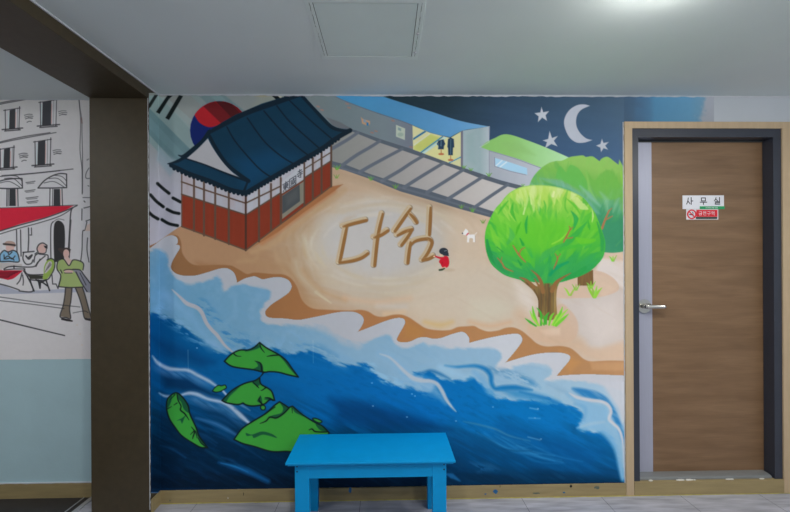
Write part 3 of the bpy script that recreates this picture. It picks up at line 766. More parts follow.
for k in range(26):
    x_ = rr2.uniform(288, 312); y_ = rr2.uniform(216, 262); c_ = rr2.choice([(190,184,166),(180,172,150),(196,190,176),(176,160,132)])
    cv.stroke([(x_, y_), (x_ - rr2.uniform(0, 3) + (y_ - 240) * .05, y_ + 10), (x_ + 2 + rr2.uniform(0, 3), y_ + 22)], [.6, rr2.uniform(2, 4.5), .6], c_, 1.6, rr2.uniform(.3, .6))
for k in range(90):
    q_ = rr2.uniform(.62, 1.22); a0_ = rr2.uniform(0, 6.283); da = rr2.uniform(.25, .7)
    pts_ = [(386 + 92 * q_ * math.cos(a0_ + da * j / 4), 246 + 50 * q_ * math.sin(a0_ + da * j / 4)) for j in range(5)]
    if min(p[1] for p in pts_) < 192: continue
    c_ = rr2.choice([(196,186,162),(186,170,138),(198,194,182),(190,178,148),(176,152,120),(204,200,192)]) if q_ < 1.0 else rr2.choice([(190,168,136),(176,144,112),(196,176,146),(170,138,106)])
    cv.stroke(pts_, [.6, rr2.uniform(2, 5), .6], c_, 1.6, rr2.uniform(.25, .6))
# orange upper fringe beside the road
cv.stroke([(335,172),(369,182),(400,194),(430,203),(460,212),(488,222)], [8,8,8,8,8], (164,136,106), 3.5, .8)
cv.stroke([(487,215),(485,240),(490,262)], 12, (214,178,146), 7, .7)
cv.poly([(455,205),(485,217),(486,245),(495,275),(470,290),(440,280),(450,250),(452,225)], (208,184,156), 14, .7)
cv.poly([(440,268),(500,262),(535,285),(530,320),(470,325),(420,320),(400,300)], (204,190,168), 16, .8)
cv.poly([(470,300),(500,298),(515,310),(490,322),(470,318)], (208,200,176), 8, .7)
cv.poly([(515,282),(530,290),(538,305),(530,318),(518,300)], (232,222,212), 7, .7)
cv.poly([(552,282),(600,290),(630,260),(630,345),(590,352),(575,330),(560,305)], (212,200,192), 5, .95)
cv.poly([(606,253),(630,251),(630,262),(600,266)], (226,196,168), 1.5, .95)
cv.poly([(600,258),(630,262),(630,290),(612,285),(596,270)], (232,222,216), 2, .9)
cv.poly(sp([(566,282),(575,272),(598,271),(612,277),(619,286),(616,292),(600,297),(580,298),(556,297),(556,284)]), (220,186,158), .8, .95)
cv.poly(sp([(594,275),(610,279),(618,286),(610,293),(600,294)]), (226,196,168), 1.5, .7)
cv.poly(sp([(560,304),(570,310),(577,320),(578,331),(572,341),(555,343),(535,340),(528,332),(530,322),(545,318)]), (216,178,146), 1.2, .75)
cv.poly([(585,305),(615,300),(622,330),(600,345),(588,330)], (232,220,212), 8, .5)
cv.poly([(540,330),(560,328),(560,335),(545,336)], (232,204,178), 2, .7)
cv.stroke([(520,314),(530,325),(545,338),(565,345),(580,345)], 12, (214,176,140), 5, .6)
cv.poly([(576,345),(600,348),(626,340),(626,360),(600,361),(585,356)], (218,184,152), 4, .8)
cv.over(((cv.X > 430) & (cv.Y > 190)) * np.clip(NB - .55, 0, 1) * .5, (190, 160, 128))
cv.over(sstep(290, 350, cv.X) * .22, (190, 186, 190))
# brush texture on the left foreshore
cv.poly([(176,229),(246,252),(300,215),(340,190),(300,240),(320,290),(300,300),(230,268),(185,262)], (158,124,95), 10, .5)
cv.stroke([(262,243),(300,215),(334,191)], 5, (168,118,80), 2, .8); cv.stroke([(252,252),(275,243),(312,214),(345,190)], 4, (176,146,112), 2.5, .6)
cv.poly([(250,249),(282,223.5),(300,208.5),(331,186.5),(343,184.3),(335,190.5),(303,213),(278,232)], (150,98,62), .8, .9)
cv.stroke([(243,258),(262,264),(285,268),(296,280),(305,300)], 5, (162,130,98), 3, .6)
cv.stroke([(238,262),(254,260),(258,254)], 3, (166,136,104), 2, .6)
cv.stroke([(316,292),(324,298),(331,303)], [3,2.5,1], (190,180,154), .8, .9)
cv.stroke([(302,270),(310,282),(325,293),(345,300)], 5, (176,142,108), 2.5, .6)
cv.stroke([(296,262),(300,275),(316,292)], 6, (182,172,150), 3, .6)
cv.stroke([(378,305),(405,307)], 6, (192,182,172), 2.5, .9); cv.stroke([(385,314),(404,312)], 5, (206,180,148), 2, .6)
cv.stroke([(345,298),(375,302),(410,298)], 4, (204,170,138), 3, .5)
cv.stroke([(425,322),(440,325),(452,322)], [3,5,3], (202,172,110), 3, .7)
cv.stroke([(470,322),(490,326),(510,322)], 4, (208,166,130), 3, .6)
# dark wet band
band = [(158,241),(168,236.5),(177,235.5),(181,242),(182,252),(186,259),(192,264),(200,265.5),(215,265),(230,265.5),(238,269),(247,274),(255,272.5),(272,274),(283,274.5),(291,278.5),(297,287),(301,298),(306,304.5),(313,308.5),(325,309.7),(350,310.5),(360,309.8),(368,311.5),(376,316),(384,316.8),(393,314.8),(402,314.8),(410,318),(418,323.5),(426,328.3),(438,330.3),(450,330),(458,327),(467,326.3),(474,326),(480,329),(488,331.5),(498,330.5),(506,327.8),(514,327.6),(522,331),(530,337.5),(537,343.5),(546,346.5),(560,346),(570,348),(577,353),(583,358.5),(590,361.3),(600,361),(612,360.5),(630,361)]
cv.poly([(p[0], p[1]) for p in sp(band, False)] + [(630,400),(147,400),(147,244)], lerpc([(147,(126,90,60)),(200,(130,93,62)),(280,(145,101,65)),(340,(158,110,72)),(400,(166,116,74)),(480,(177,128,85)),(560,(180,132,88)),(630,(184,140,100))]), .9, .97)
cv.poly([(196,262),(232,268),(224,272),(200,270)], (140,100,68), 4, .6)
cv.poly([(590,362),(624,362),(624,371),(592,370)], (206,162,122), 2, .5)
cv.poly([(405,320),(425,330),(420,338),(404,338)], (176,126,70), 5, .6)
cv.poly([(560,350),(580,362),(570,372),(565,365)], (200,146,90), 4, .6)
cv.clip = None

# --- road with slabs
i_road = nid('painted_path', 'painted slab path edged in grey')
up = [(330,128),(345,128),(355,130),(380,139),(413,149.5),(450,163.3),(480,173.3),(500,180.3),(523,186),(540,191)]
lo = [(540,230),(489,217),(460,209),(430,200),(400,191.3),(370,179),(345,170.3),(331,167)]
cv.poly(up + lo, (84,94,106), .5, id=i_road)
fillp = [(326,134),(346,134.5),(352,131.5),(380,142.8),(413,154),(430,159.6),(460,170.3),(480,178.2),(500,184.5),(519,189.3),(540,196),(540,224),(492,211),(460,200.8),(430,191.2),(400,183.8),(370,174),(345,164.4),(326,159.5)]
cv.poly(fillp, lerpc([(326,(126,130,128)),(370,(140,141,140)),(420,(162,160,160)),(470,(184,180,178)),(520,(200,197,196))]), .5)
cv.clip = (cv.id == i_road).astype(np.float32)
for st in ([(328,151),(347,140),(358,132.5)], [(342,165.5),(356,155.5),(370,147.3),(380,141)], [(360,172),(369.7,166.3),(385,158),(402,149)],
           [(382,181),(400,170.5),(412,162.5),(424,155.5)], [(404,187.5),(418,178.5),(432.7,169.5),(446,161.5)], [(427,192.5),(445,181.5),(463,170)],
           [(448,199),(466,187.5),(484,176)], [(473,208.5),(490,196.5),(508,184.5)]):
    cv.stroke(st, [3.6,3.3,3.0], (94,103,116), .45)
cv.stroke([(330,165),(369.7,176.5),(400,187.5),(430,196),(489,214)], 1.2, (120,126,140), 1, .5)
cv.clip = None
def tuft(x, y, h, id=None, n=4, col=(110,178,60), seed=0, sp_=1.0):
    r = random.Random(seed + int(x * 7))
    for k in range(n):
        u = (k / (n - 1) - .5) * 2 if n > 1 else .3
        c = tuple(min(255, v + r.uniform(-18, 18)) for v in col)
        cv.stroke([(x + u * .8, y), (x + u * h * .45 * sp_, y - h * .5), (x + u * h * .8 * sp_, y - h * (.75 + .3 * r.random()))], [h * .22, h * .2, .3], c, .4, id=id)
for (x, y, h) in ((337,169.5,6),(336.5,178,4.5),(371,180,5),(395.5,188,5.5),(461.5,208,4.5),(472.5,211.5,5),(483,223,4.5),(464,168,4),(471,170.5,3.6),(489,176,5),(523,186,3)):
    tuft(x, y, h * .75, nid('painted_grass_tuft', 'small green grass tuft'), 3, (96,160,58))

# --- temple
i_tem = nid('painted_temple_wall', 'painted temple walls with white lattice above brick red boards')
cv.poly([(181.3,165),(246,192),(331.5,128),(331.5,186),(246,250.3),(181.3,226.5)], (120,50,34), .5, id=i_tem)
cv.poly([(181.3,165),(246,185),(246,214.8),(181.3,194)], (158,160,170), .5)
cv.poly([(246,185),(331.5,128),(331.5,160.5),(246,214.8)], (166,170,180), .5)
cv.over(((cv.id == i_tem) * np.clip(NV - .4, 0, 1) * .25), (150, 60, 40))
BR = (84,66,56)
cv.stroke([(181.5,194.2),(246,214.9),(331.5,160.6)], 1.4, BR, .4, smooth=False)
cv.stroke([(181.5,181.8),(206,190.3),(245.6,203.2),(281,186)], 1.5, BR, .4, smooth=False); cv.stroke([(304,169.2),(331.5,152)], 1.2, BR, .4)
for x, y0, y1 in ((181.8,170,226.5),(194,174,231),(204,178,235.5),(215.2,182,239),(228.8,187,244),(245.8,190,250.3),(259,190,241.5),(271,184,230.5),(280.8,178,223),(304.2,162,205),(312.8,158,199),(321.6,152,193),(331.2,140,186.5)):
    cv.stroke([(x, y0), (x, y1)], 2.0 if x != 181.8 else 1.1, BR if x != 245.8 else (66,46,38), .4)
cv.stroke([(181.5,226.5),(215,238.5),(246,250.2),(282,223),(331,186.4)], 1.4, (88,70,58), .4, smooth=False)
cv.poly([(281.8,182),(303.4,164),(303.4,180),(281.8,194.2)], (172,176,184), .4)
cv.stroke([(281.5,194.3),(304,179.8)], .9, BR, .4)
cv.poly([(282.2,195.5),(303.6,181.5),(303.6,202.5),(282.2,219)], (122,120,108), .4)
cv.poly([(282.2,196),(299.6,184.3),(300,201.2),(284,213),(282.2,214)], (68,74,78), .5)
cv.poly([(286,196),(298,188),(298,198),(287,206)], (82,86,88), 3, .7)
# three brush characters on the plaque
def ch(ox, oy, w_, lines):
    for l in lines: cv.stroke([(ox + p[0] * w_, oy - p[0] * w_ * .62 + p[1] * 8.2 - .4) for p in l], .8, (52,56,66), .3, .9, smooth=False)
ch(282.8, 184.3, 6, [[(0,.12),(1,.12)],[(.15,.3),(.85,.3),(.85,.62),(.15,.62),(.15,.3)],[(.15,.46),(.85,.46)],[(.5,-.05),(.5,1.05)],[(.45,.65),(.05,.98)],[(.55,.65),(.98,.95)]])
ch(289.6, 180.0, 6.3, [[(0,0),(1,0),(1,1),(0,1),(0,0)],[(.2,.28),(.85,.28)],[(.25,.45),(.5,.45),(.5,.62),(.25,.62),(.25,.45)],[(.2,.8),(.55,.75)],[(.6,.12),(.7,.6),(.88,.85)],[(.85,.5),(.6,.8)]])
ch(297.0, 172.0, 5.4, [[(.2,.12),(.85,.12)],[(.5,-.05),(.5,.38)],[(.05,.38),(1,.38)],[(.1,.62),(.98,.62)],[(.7,.48),(.7,.98),(.55,.92)],[(.3,.72),(.4,.85)]])
# roof
i_roof = nid('painted_temple_roof', 'dark teal blue tiled temple roof with black ridges')
DK = (17,32,44)
eave_r = sp([(246,193,1),(262,183.5),(280,173),(300,161.5),(322,148.5),(336,138.5),(350,130.5,1)], False, 6)
eave_l = sp([(168,164,1),(176,167.5),(190,174),(210,181),(230,189.5),(246,193,1)], False, 6)
cv.poly(eave_l + eave_r[1:] + sp([(350,129.4,1),(341,128.6),(332,125),(322,115),(312,104.5),(303,94.5,1)], False) + [(292,94.5),(262,103.5),(235,115),(222,122.5),(212,128.5),(206,137),(194,147),(180,158.5)], (18,50,72), .5, id=i_roof)
cv.clip = (cv.id == i_roof).astype(np.float32)
cv.poly([(206,130),(300,92),(350,130),(330,138),(300,112),(240,135),(215,150)], (17,46,64), 12, .7)
cv.poly([(235,160),(270,150),(300,158),(262,180),(246,190)], (18,62,94), 10, .8)
cv.over(np.clip(NM - .4, 0, 1) * .25, (24, 64, 88))
for l in ([(227,127),(235,141),(251,160),(262,171),(275,179.5)], [(247.3,118),(264,141),(281,156),(294,164)], [(264,111),(276,125),(290,140),(300,149),(308,155)], [(277,106),(290,122),(311,141),(319,148)], [(289,100),(310,120),(332,139)]):
    cv.stroke(l, 1.4, (16,30,42), .45)
cv.stroke([(208,132),(222,125),(245,113.5),(270,104.5),(300,94)], 5.2, DK, .5, n=3)
cv.stroke([(300,94),(312,107),(322,118),(332,127.5),(342,130.5),(351,130.5)], [3,3,3,3.2,3,2.4], DK, .5)
cv.clip = None
# scalloped eaves
def scallop(path, step, r, id):
    P = np.array(path); L = np.r_[0, np.cumsum(np.hypot(*np.diff(P, axis=0).T))]
    s_ = 0
    while s_ < L[-1]:
        x = np.interp(s_, L, P[:, 0]); y = np.interp(s_, L, P[:, 1]); cv.ell(x, y, r, r * 1.1, DK, .45, id=id); s_ += step
cv.stroke(eave_l[3:], 4.2, DK, .5, id=i_roof, smooth=False); cv.stroke(eave_r, 4.6, DK, .5, id=i_roof, smooth=False)
scallop([(p[0], p[1] + 1.8) for p in eave_l[5:]], 4.3, 1.9, i_roof); scallop([(p[0], p[1] + 1.9) for p in eave_r[:-4]], 3.6, 1.7, i_roof)
cv.poly(sp([(167.3,163.6,1),(177,161.5),(184,158),(196,150),(208,137),(213,130,1),(208,130),(202,139),(192,147.5),(183,154.5),(179,155.4,1),(182,158),(176,162)]), DK, .5, id=i_roof)
cv.stroke([(168,163.8),(178,161),(190,153.5),(200,144),(208,134)], [1,3,3.4,3.4,4], DK, .5, id=i_roof)
cv.stroke([(178.5,155.2),(184,156.5),(192,151)], [.8,2.4,2.6], DK, .5, id=i_roof)
i_gab = nid('painted_gable', 'white gable end of the temple')
cv.poly(sp([(207.8,138.5,1),(198,148.5),(186.6,158.6,1),(210,167.5),(241.5,178.6,1),(231,171),(220,158.5),(212,146.5)]), (152,154,160), .5, id=i_gab)
cv.stroke([(209.5,136),(217,150),(226,163),(236,172),(248.5,181)], [3,3.6,3.6,3.6,4], DK, .5, id=i_roof)
cv.stroke([(186,158.6),(205,165),(225,173),(240,178.5),(248,181)], [1.4,1.8,1.8,2.2,3], DK, .45, id=i_roof)
cv.stroke([(248,181),(246,186),(243.5,193)], [2,2,3], DK, .5, id=i_roof)

# --- trees
def leafy(crown, tone, id, seed, n, L, Wd, cx, cy, a=.75):
    r = random.Random(seed); xs = [p[0] for p in crown]; ys = [p[1] for p in crown]
    cv.clip = (cv.id == id).astype(np.float32)
    for k in range(n):
        x = r.uniform(min(xs), max(xs)); y = r.uniform(min(ys), max(ys))
        dx, dy = x - cx, y - cy; ang = math.atan2(dy, dx) + r.uniform(-.25, .25)
        l = L * r.uniform(.6, 1.3); w_ = Wd * r.uniform(.6, 1.3); bend = r.uniform(-.35, .35) * l
        ux, uy = math.cos(ang), math.sin(ang)
        col = tone(x, y, r)
        cv.stroke([(x - ux * l / 2, y - uy * l / 2), (x - uy * bend * .4, y + ux * bend * .4), (x + ux * l / 2, y + uy * l / 2)], [.4, w_, .4], col, .6, a * r.uniform(.6, 1), n=3)
    cv.clip = None
def mix(a, b, t): t = max(0, min(1, t)); return tuple(u * (1 - t) + v * t for u, v in zip(a, b))
i_tb = nid('painted_far_tree', 'darker green tree painted behind the nearer one')
back = sp([(528,192,1),(531,181),(538,171),(548,163.5),(556,161),(562,160.6),(570,157),(576,156),(583,155.4),(586,157),(592,156.3),(596,158.6),(599.5,161.2,1),(602,158.5),(607.5,156.8),(613,160.5),(618.6,164.8,1),(619.3,159.6,1),(622,164.5),(624,168.5),(630,172,1),(630,249.5,1),(619,252.3),(608,252.6),(598,250),(580,235)])
def bcol(X, Y):
    return lerpc([(156,(150,200,104)),(170,(144,196,98)),(182,(122,186,84)),(195,(106,176,92)),(205,(92,168,120)),(222,(62,150,104)),(250,(66,152,110))], 'y')(X, Y + np.clip(600 - X, 0, 60) * .25)
cv.poly(back, bcol, .6, id=i_tb)
def btone(x, y, r):
    yy = y + max(0, 600 - x) * .25
    if yy < 172: return (142,200,98)
    if yy < 190: return r.choice([(104,184,80),(128,192,84),(96,178,84)])
    if yy < 208: return r.choice([(122,184,96),(134,190,160),(96,168,110),(110,178,140)])
    return r.choice([(58,146,102),(70,158,112),(50,140,104),(72,162,96)])
leafy(back, btone, i_tb, 5, 150, 17, 4.5, 590, 262, .5)
cv.clip = (cv.id == i_tb).astype(np.float32)
cv.poly(sp([(556,176),(560,166),(566,172),(570,165),(578,168),(584,176),(588,185),(586,192),(570,184),(556,178)]), (98,186,84), .9, .75)
cv.poly(sp([(586,170),(594,180),(600,174),(610,170),(618,180),(622,195),(610,200),(598,196),(590,184)]), (112,186,80), 1.2, .7)
cv.poly([(586,168),(590,186),(596,200),(588,190)], (146,208,104), 1.5, .6)
cv.poly([(540,178),(560,180),(580,192),(592,204),(600,214),(590,212),(575,196),(556,186)], (116,176,160), 2.2, .65)
cv.poly([(545,183),(570,190),(590,210),(600,230),(606,250),(596,230),(580,205),(560,192)], (52,150,84), 2, .6)
cv.stroke([(580,186),(590,196),(600,206)], [1,5,1], (136,190,168), 1.4, .7); cv.stroke([(600,192),(606,200),(608,212)], [1,5,2], (134,192,150), 1.6, .7)
cv.stroke([(613,212),(616,204),(619,198)], [1,3.5,1], (130,188,150), 1.2, .7); cv.stroke([(616,246),(621,240)], [1,2,.5], (130,190,100), .8, .7)
cv.stroke([(621,172),(624,190),(624,215)], [1,2.6,2], (150,214,80), 1, .8)
cv.poly([(598,230),(604,222),(626,218),(626,250),(610,252),(602,244)], (62,148,108), 4, .6)
cv.clip = None
for st, w_ in (([(602,228.5),(605,220),(609,210.5)], [2.4,2,1.4]), ([(605,220),(609,218),(612.5,216)], [1.5,1.3,.8]), ([(609,211),(612,208)], [1.2,.6])):
    cv.stroke(st, w_, (176,122,84), .45, id=i_tb)
cv.poly([(577.5,274),(593,270),(593.3,285.8),(577.6,285.5)], (132,100,62), .5, id=i_tb)
cv.over(((cv.id == i_tb) * (cv.Y > 270) * np.clip(NV - .45, 0, 1) * 1.5), (98, 76, 52))
for (x, y, h, n) in ((570,295,9,2),(576,290,6,3),(591,288,7,3),(594.5,297,12,4),(613,261,6,3)):
    tuft(x, y, h, i_tb, n, (142,206,72), 3, .8)

i_tf = nid('painted_near_tree', 'bright green round tree painted on the beach')
# trunk first
cv.poly(sp([(538,316.5,1),(538.4,305),(537,297),(531,288.5),(520,279.5,1),(527,279),(536,286),(540,284),(545,279,1),(562,278,1),(557.5,287),(556.3,298),(556.8,310),(557.5,317,1),(552,320),(545,320)]), (142,116,68), .5, id=i_tf)
cv.clip = (cv.id == i_tf).astype(np.float32)
cv.over(np.clip(NV - .42, 0, 1) * 3, (112, 88, 58)); cv.over(np.clip(.4 - NV, 0, 1) * 3, (166, 140, 88))
for x in (541, 545.5, 549, 553): cv.stroke([(x, 284), (x + .4, 300), (x - .3, 316)], [.5,1.2,.6], (92,82,60), .5, .6)
cv.stroke([(521,279.5),(531,286),(538,297),(539,310)], 1, (92,74,50), .5, .6)
cv.clip = None
crown = sp([(485,243),(485.4,232),(488.5,222),(495,209.5),(501,202.5),(506.5,195.5),(513,190.5),(521,187),(531,185.2),(541,185),(552,186),(563,188.4),(574,192.5),(583,197.5),(590,205.5),(595,213),(599,222.5),(602,231),(605.3,243),(603.5,256),(597,265),(589.5,271.5),(581,275.8),(572,279),(560,282.3),(549,283.2),(538,282.5),(526,281),(515,278.5),(505.5,275.5),(498,270.5),(491,263.5),(487,254)])
def fcol(X, Y):
    ex = np.abs(X - 545) / 60
    return lerpc([(185,(192,222,116)),(198,(176,216,92)),(212,(126,204,72)),(235,(96,196,54)),(255,(72,182,66)),(268,(56,168,82)),(283,(48,158,86))], 'y')(X, Y + 10 * ex ** 2)
cv.poly(crown, fcol, .6, id=i_tf)
def ftone(x, y, r):
    e = (abs(x - 545) / 60) ** 2; yy = y + 10 * e + r.uniform(-8, 8)
    if yy < 200: return r.choice([(204,228,140),(176,216,92),(190,222,108),(212,230,160)])
    if yy < 216: return r.choice([(150,212,84),(120,200,70),(176,218,96),(92,190,62)])
    if yy < 245: return r.choice([(106,202,54),(92,194,52),(130,210,70),(64,180,66),(112,204,64)])
    if yy < 262: return r.choice([(88,192,52),(60,178,74),(104,196,60),(48,170,82),(76,186,60)])
    return r.choice([(48,162,84),(62,172,84),(36,156,88),(70,180,76),(52,166,92)])
leafy(crown, ftone, i_tf, 9, 300, 18, 5.2, 545, 300, .6)
cv.clip = (cv.id == i_tf).astype(np.float32)
cv.poly(sp([(521,222),(545,218),(562,224),(566,240),(556,250),(535,252),(521,242)]), (98,198,50), 6, .75)
def leaf(pts, w_, col, a=.85): cv.stroke(pts, w_, col, .6, a)
leaf([(513,203),(512,212),(516,221)], [.6,4,.5], (64,178,52)); leaf([(508,201),(502,208),(498,214)], [.8,2.4,.6], (72,184,56))
leaf([(527.5,216),(526,224),(526.5,233)], [.6,3,1.4], (36,164,72)); leaf([(521,222),(518,228),(516,235)], [.5,3,.5], (70,180,40))
leaf([(544,201),(545.5,207),(545,214)], [1,2,.5], (86,190,66)); leaf([(571,211),(576,219),(573,230)], [.5,5,.8], (44,168,78))
leaf([(566,198),(565,207),(568,213)], [.8,1.8,.8], (96,190,60)); leaf([(567,199),(575,206),(580,214)], [.5,2.6,.8], (92,192,56))
leaf([(588,220),(589,226),(590,230)], [.5,3,.4], (60,178,60)); leaf([(576,200),(582,206),(588,209)], [6,7,1], (214,230,152), .7)
leaf([(583,197),(584,202)], [1,3], (86,184,70)); leaf([(592,208),(593,216),(592,222)], [.5,1.8,.4], (210,232,150))
leaf([(525,208),(523.5,214)], [1,1.6], (206,232,160)); leaf([(530,193),(531.5,204)], [.8,1.3], (208,232,150)); leaf([(554,192),(553,196)], [2,3], (222,234,170))
leaf([(587,222),(578,232),(570,240),(560,250)], [1,5,6,3], (52,172,74), .8); leaf([(597,222),(602,238),(602,250)], [1,4,3], (48,160,80), .8)
leaf([(576,238),(584,242),(595,240)], [2,8,2], (104,202,48), .8); leaf([(556,250),(570,247),(590,244)], [2,4,1], (70,188,60), .7)
leaf([(487,240),(490,254),(500,266),(508,272)], [2,5,6,4], (34,146,76), .85); leaf([(494,256),(502,268),(520,276)], [3,7,7], (52,158,88), .7)
leaf([(490,225),(496,240),(500,250)], [2,6,3], (124,206,62), .7); leaf([(505,238),(520,252),(530,262)], [2,8,2], (86,192,46), .7)
leaf([(510,228),(512,236),(508,243)], [1,6,3], (70,176,88), .6); leaf([(520,238.5),(523,244.5)], [1,3], (30,160,66)); leaf([(518,260),(521,264.5)], [1,2.4], (30,150,70))
leaf([(550,275),(556,268),(568,262)], [3,4,2], (18,156,100), .8); leaf([(560,281),(575,276),(585,268)], [2,7,4], (40,160,76), .7)
leaf([(540,262),(545,255),(556,248),(565,243)], [2,7,5,1], (60,168,88), .6); leaf([(552,244),(560,240),(567,233)], [1,1.6,.6], (150,214,70), .9)
leaf([(497,247),(503,252)], [1,1], (40,150,70))
cv.stroke(crown + [crown[0]], 1.2, (74,176,70), .8, .45, smooth=False)
cv.clip = None
BRN = (170,112,70)
for st, w_ in (([(513,245.5),(519,255),(525.5,262)], [1,1.8,1]), ([(519,255),(521,250),(525,247.5)], [1.2,1.2,.6]), ([(497.5,258),(502,263),(505,268),(513,271.5)], [.8,1.4,1.6,.8]), ([(501,262),(502,257)], [1,.4]),
               ([(531,270),(537,275),(541,282),(543,292)], [.6,2.2,3.6,4]), ([(519.5,277.5),(526,280),(534,287)], [.8,2.6,3.4]), ([(534.5,279),(539,286)], [1,2.4]),
               ([(571,273),(563,277.5),(556,283),(552,291)], [.5,2,4,4]), ([(553.5,269),(556,263.5),(557.5,258),(555,253.5)], [.8,1.4,1.2,.5]), ([(557.5,258),(560.5,254)], [1,.6]),
               ([(563.5,242),(566.5,236.5),(570,229),(569,226)], [1.2,1.7,1.4,.6]), ([(566.5,238),(571,238),(573,237)], [1,1.2,.6]), ([(570.5,230),(573,227)], [1,.6])):
    cv.stroke(st, w_, BRN if st[0][1] < 270 else (146,104,64), .5, id=i_tf)
i_gr = nid('painted_grass_clump', 'bright green grass at the foot of the near tree')
G1, G2, G3 = (116,206,58), (72,176,58), (156,218,78)
for pts, w_, c in (([(536,326),(530,322),(525.3,318.5)], [1.6,2.4,.6], G2), ([(538,325),(534,315),(532.5,306.5)], [1.6,2.8,.6], G1), ([(539,325.5),(533,318),(530,311)], [1.6,2,.6], G3), ([(541,325),(541,314),(537,308)], [2,2.4,.6], G2), ([(543,324),(540,318)], [1.4,.8], G1),
                   ([(546,324),(546,317),(549,312.5)], [2,3,.6], G2), ([(549,325),(551,317),(554,313)], [1.6,2.6,.6], G1), ([(552,325),(556,317),(558,314)], [1.6,2,.5], G3), ([(554,325),(560,314),(562.5,307)], [2.4,2.8,.6], G1), ([(555,325),(562,315),(567.5,309.5)], [2.4,2.4,.6], G3), ([(556,325.5),(563,319),(568.5,314)], [2.6,3,.5], G1), ([(544,325),(544.5,320),(543,315)], [1.4,2,.5], G2)):
    cv.stroke(pts, w_, c, .45, id=i_gr)

# --- lettering drawn in the sand
i_l1 = nid('painted_letter', 'left brown Korean syllable drawn in the sand'); i_l2 = nid('painted_letter', 'right brown Korean syllable drawn in the sand')
LET = [[(342.5,225.8),(352,223),(365.5,219.6)], [(345.8,226),(342.5,243),(338.8,261)], [(338.6,262),(352,260),(361,257),(367,252.8)],
       [(381.8,213.2),(377,235),(373.6,265)], [(373.4,236.8),(380,234.5),(387,230)],
       [(409.8,207.8),(402,219),(394,230.6)], [(409.2,213.5),(413.5,218),(416,222)], [(396.6,234.6),(404,231),(411.2,228.8)], [(411,229.5),(406,237.5),(400.6,244.6)],
       [(429.6,207),(429.2,220),(428.4,234)], [(409.6,241.5),(408,252),(406.8,262.4)], [(409.8,244.4),(414,240.6),(421,238.6),(428,238.4),(431,242.4),(427,252),(421.8,259.4)], [(421.8,259.6),(428,258),(433,255.4)]]
for l in LET: cv.stroke(l, 5.9, (124,108,88), .5, .85, id=i_l1 if l[0][0] < 390 else i_l2)
for l in LET: cv.stroke([(x - .7, y - .4) for x, y in l], 4.9, (190,174,146), .5, id=i_l1 if l[0][0] < 390 else i_l2)
for l in LET:
    k = 1.2; cv.stroke([(x + 1.0, y + .75) for x, y in l], [2.2,3.3,3.4,3.0], (140,100,56), .5, id=i_l1 if l[0][0] < 390 else i_l2)
for l in LET: cv.stroke([(x - 2.0, y - .6) for x, y in l], .5, (170,140,108), .4, .6)

# --- child and dog
i_girl = nid('painted_child', 'small painted child crouching in a red dress')
cv.ell(449, 270, 6, 1.6, (186,164,140), 1.5, .6)
cv.poly(sp([(440.5,264),(439,262),(440,259.5),(443,258),(444.5,256),(448,257),(449.3,262),(448.3,266.5),(445,268),(442.5,267.5)]), (196,28,48), .5, id=i_girl)
cv.stroke([(435.4,256.4),(439.5,257.8),(443.5,258)], [1.4,1.9,2.2], (196,28,48), .45, id=i_girl)
cv.ell(434.2, 256.4, 1, .8, (224,190,160), .4, id=i_girl); cv.ell(441.4, 254.8, 1.6, 1.6, (224,188,160), .4, id=i_girl)
cv.stroke([(442,268.5),(445,267.5)], 1.6, (222,186,158), .4, id=i_girl)
cv.stroke([(439.5,270),(442,269.6),(444.5,268.4)], [1.8,2,1.2], (44,66,46), .4, id=i_girl)
cv.ell(443.6, 251.2, 4.5, 3.4, (44,52,62), .5, id=i_girl); cv.ell(445.4, 253.6, 3.2, 2.2, (44,52,62), .5, id=i_girl); cv.poly([(446,253.5),(448.3,253),(449,256),(446.5,256)], (44,52,62), .5, id=i_girl)
cv.stroke([(444.5,251),(446.5,250.4)], .7, (150,160,168), .4, .8); cv.stroke([(442.5,262),(441.5,265.5)], .5, (150,20,36), .4)
i_dog = nid('painted_dog', 'tiny white painted dog with a red collar')
cv.poly(sp([(462.3,233.6),(464,231),(465.5,228.6,1),(467.5,230),(468.3,232),(467.3,234.3),(464.5,235)]), (226,226,226), .4, id=i_dog)
cv.poly(sp([(467.3,234.4),(470,234.6),(474.3,234.6),(475,237,1),(475,242.2,1),(473,242.2,1),(472.8,238.6),(469.6,238.4),(469,242.4,1),(467,242.4,1),(467.2,238)]), (230,228,228), .4, id=i_dog)
cv.stroke([(474.5,235),(476.8,232.6)], .7, (226,222,218), .4, id=i_dog); cv.ell(462.5, 233.3, .7, .7, (50,50,56), .4); cv.stroke([(466.8,234.9),(468.2,233.4)], 1.1, (200,50,70), .4)
cv.stroke([(475.3,236),(475.2,242)], .5, (160,150,140), .4, .7)

# --- sea
lower = [(630,493),(147,493)]
cv.poly(shp + lower, (120,160,192), .5, id=i_sea)
SE = (cv.id == i_sea); cv.clip = SE.astype(np.float32)
q = (slice(None), slice(None))
cv.put(q, np.ones_like(cv.X), lerpc([(147,(92,136,166)),(200,(96,142,172)),(280,(108,150,180)),(350,(124,162,190)),(420,(134,172,200)),(500,(145,182,210)),(560,(156,190,214)),(630,(164,192,214))]), None)
cv.over(np.clip(NM - .45, 0, 1) * .5, (140, 172, 196)); cv.over(np.clip(.5 - NB, 0, 1) * .5, (100, 150, 190))
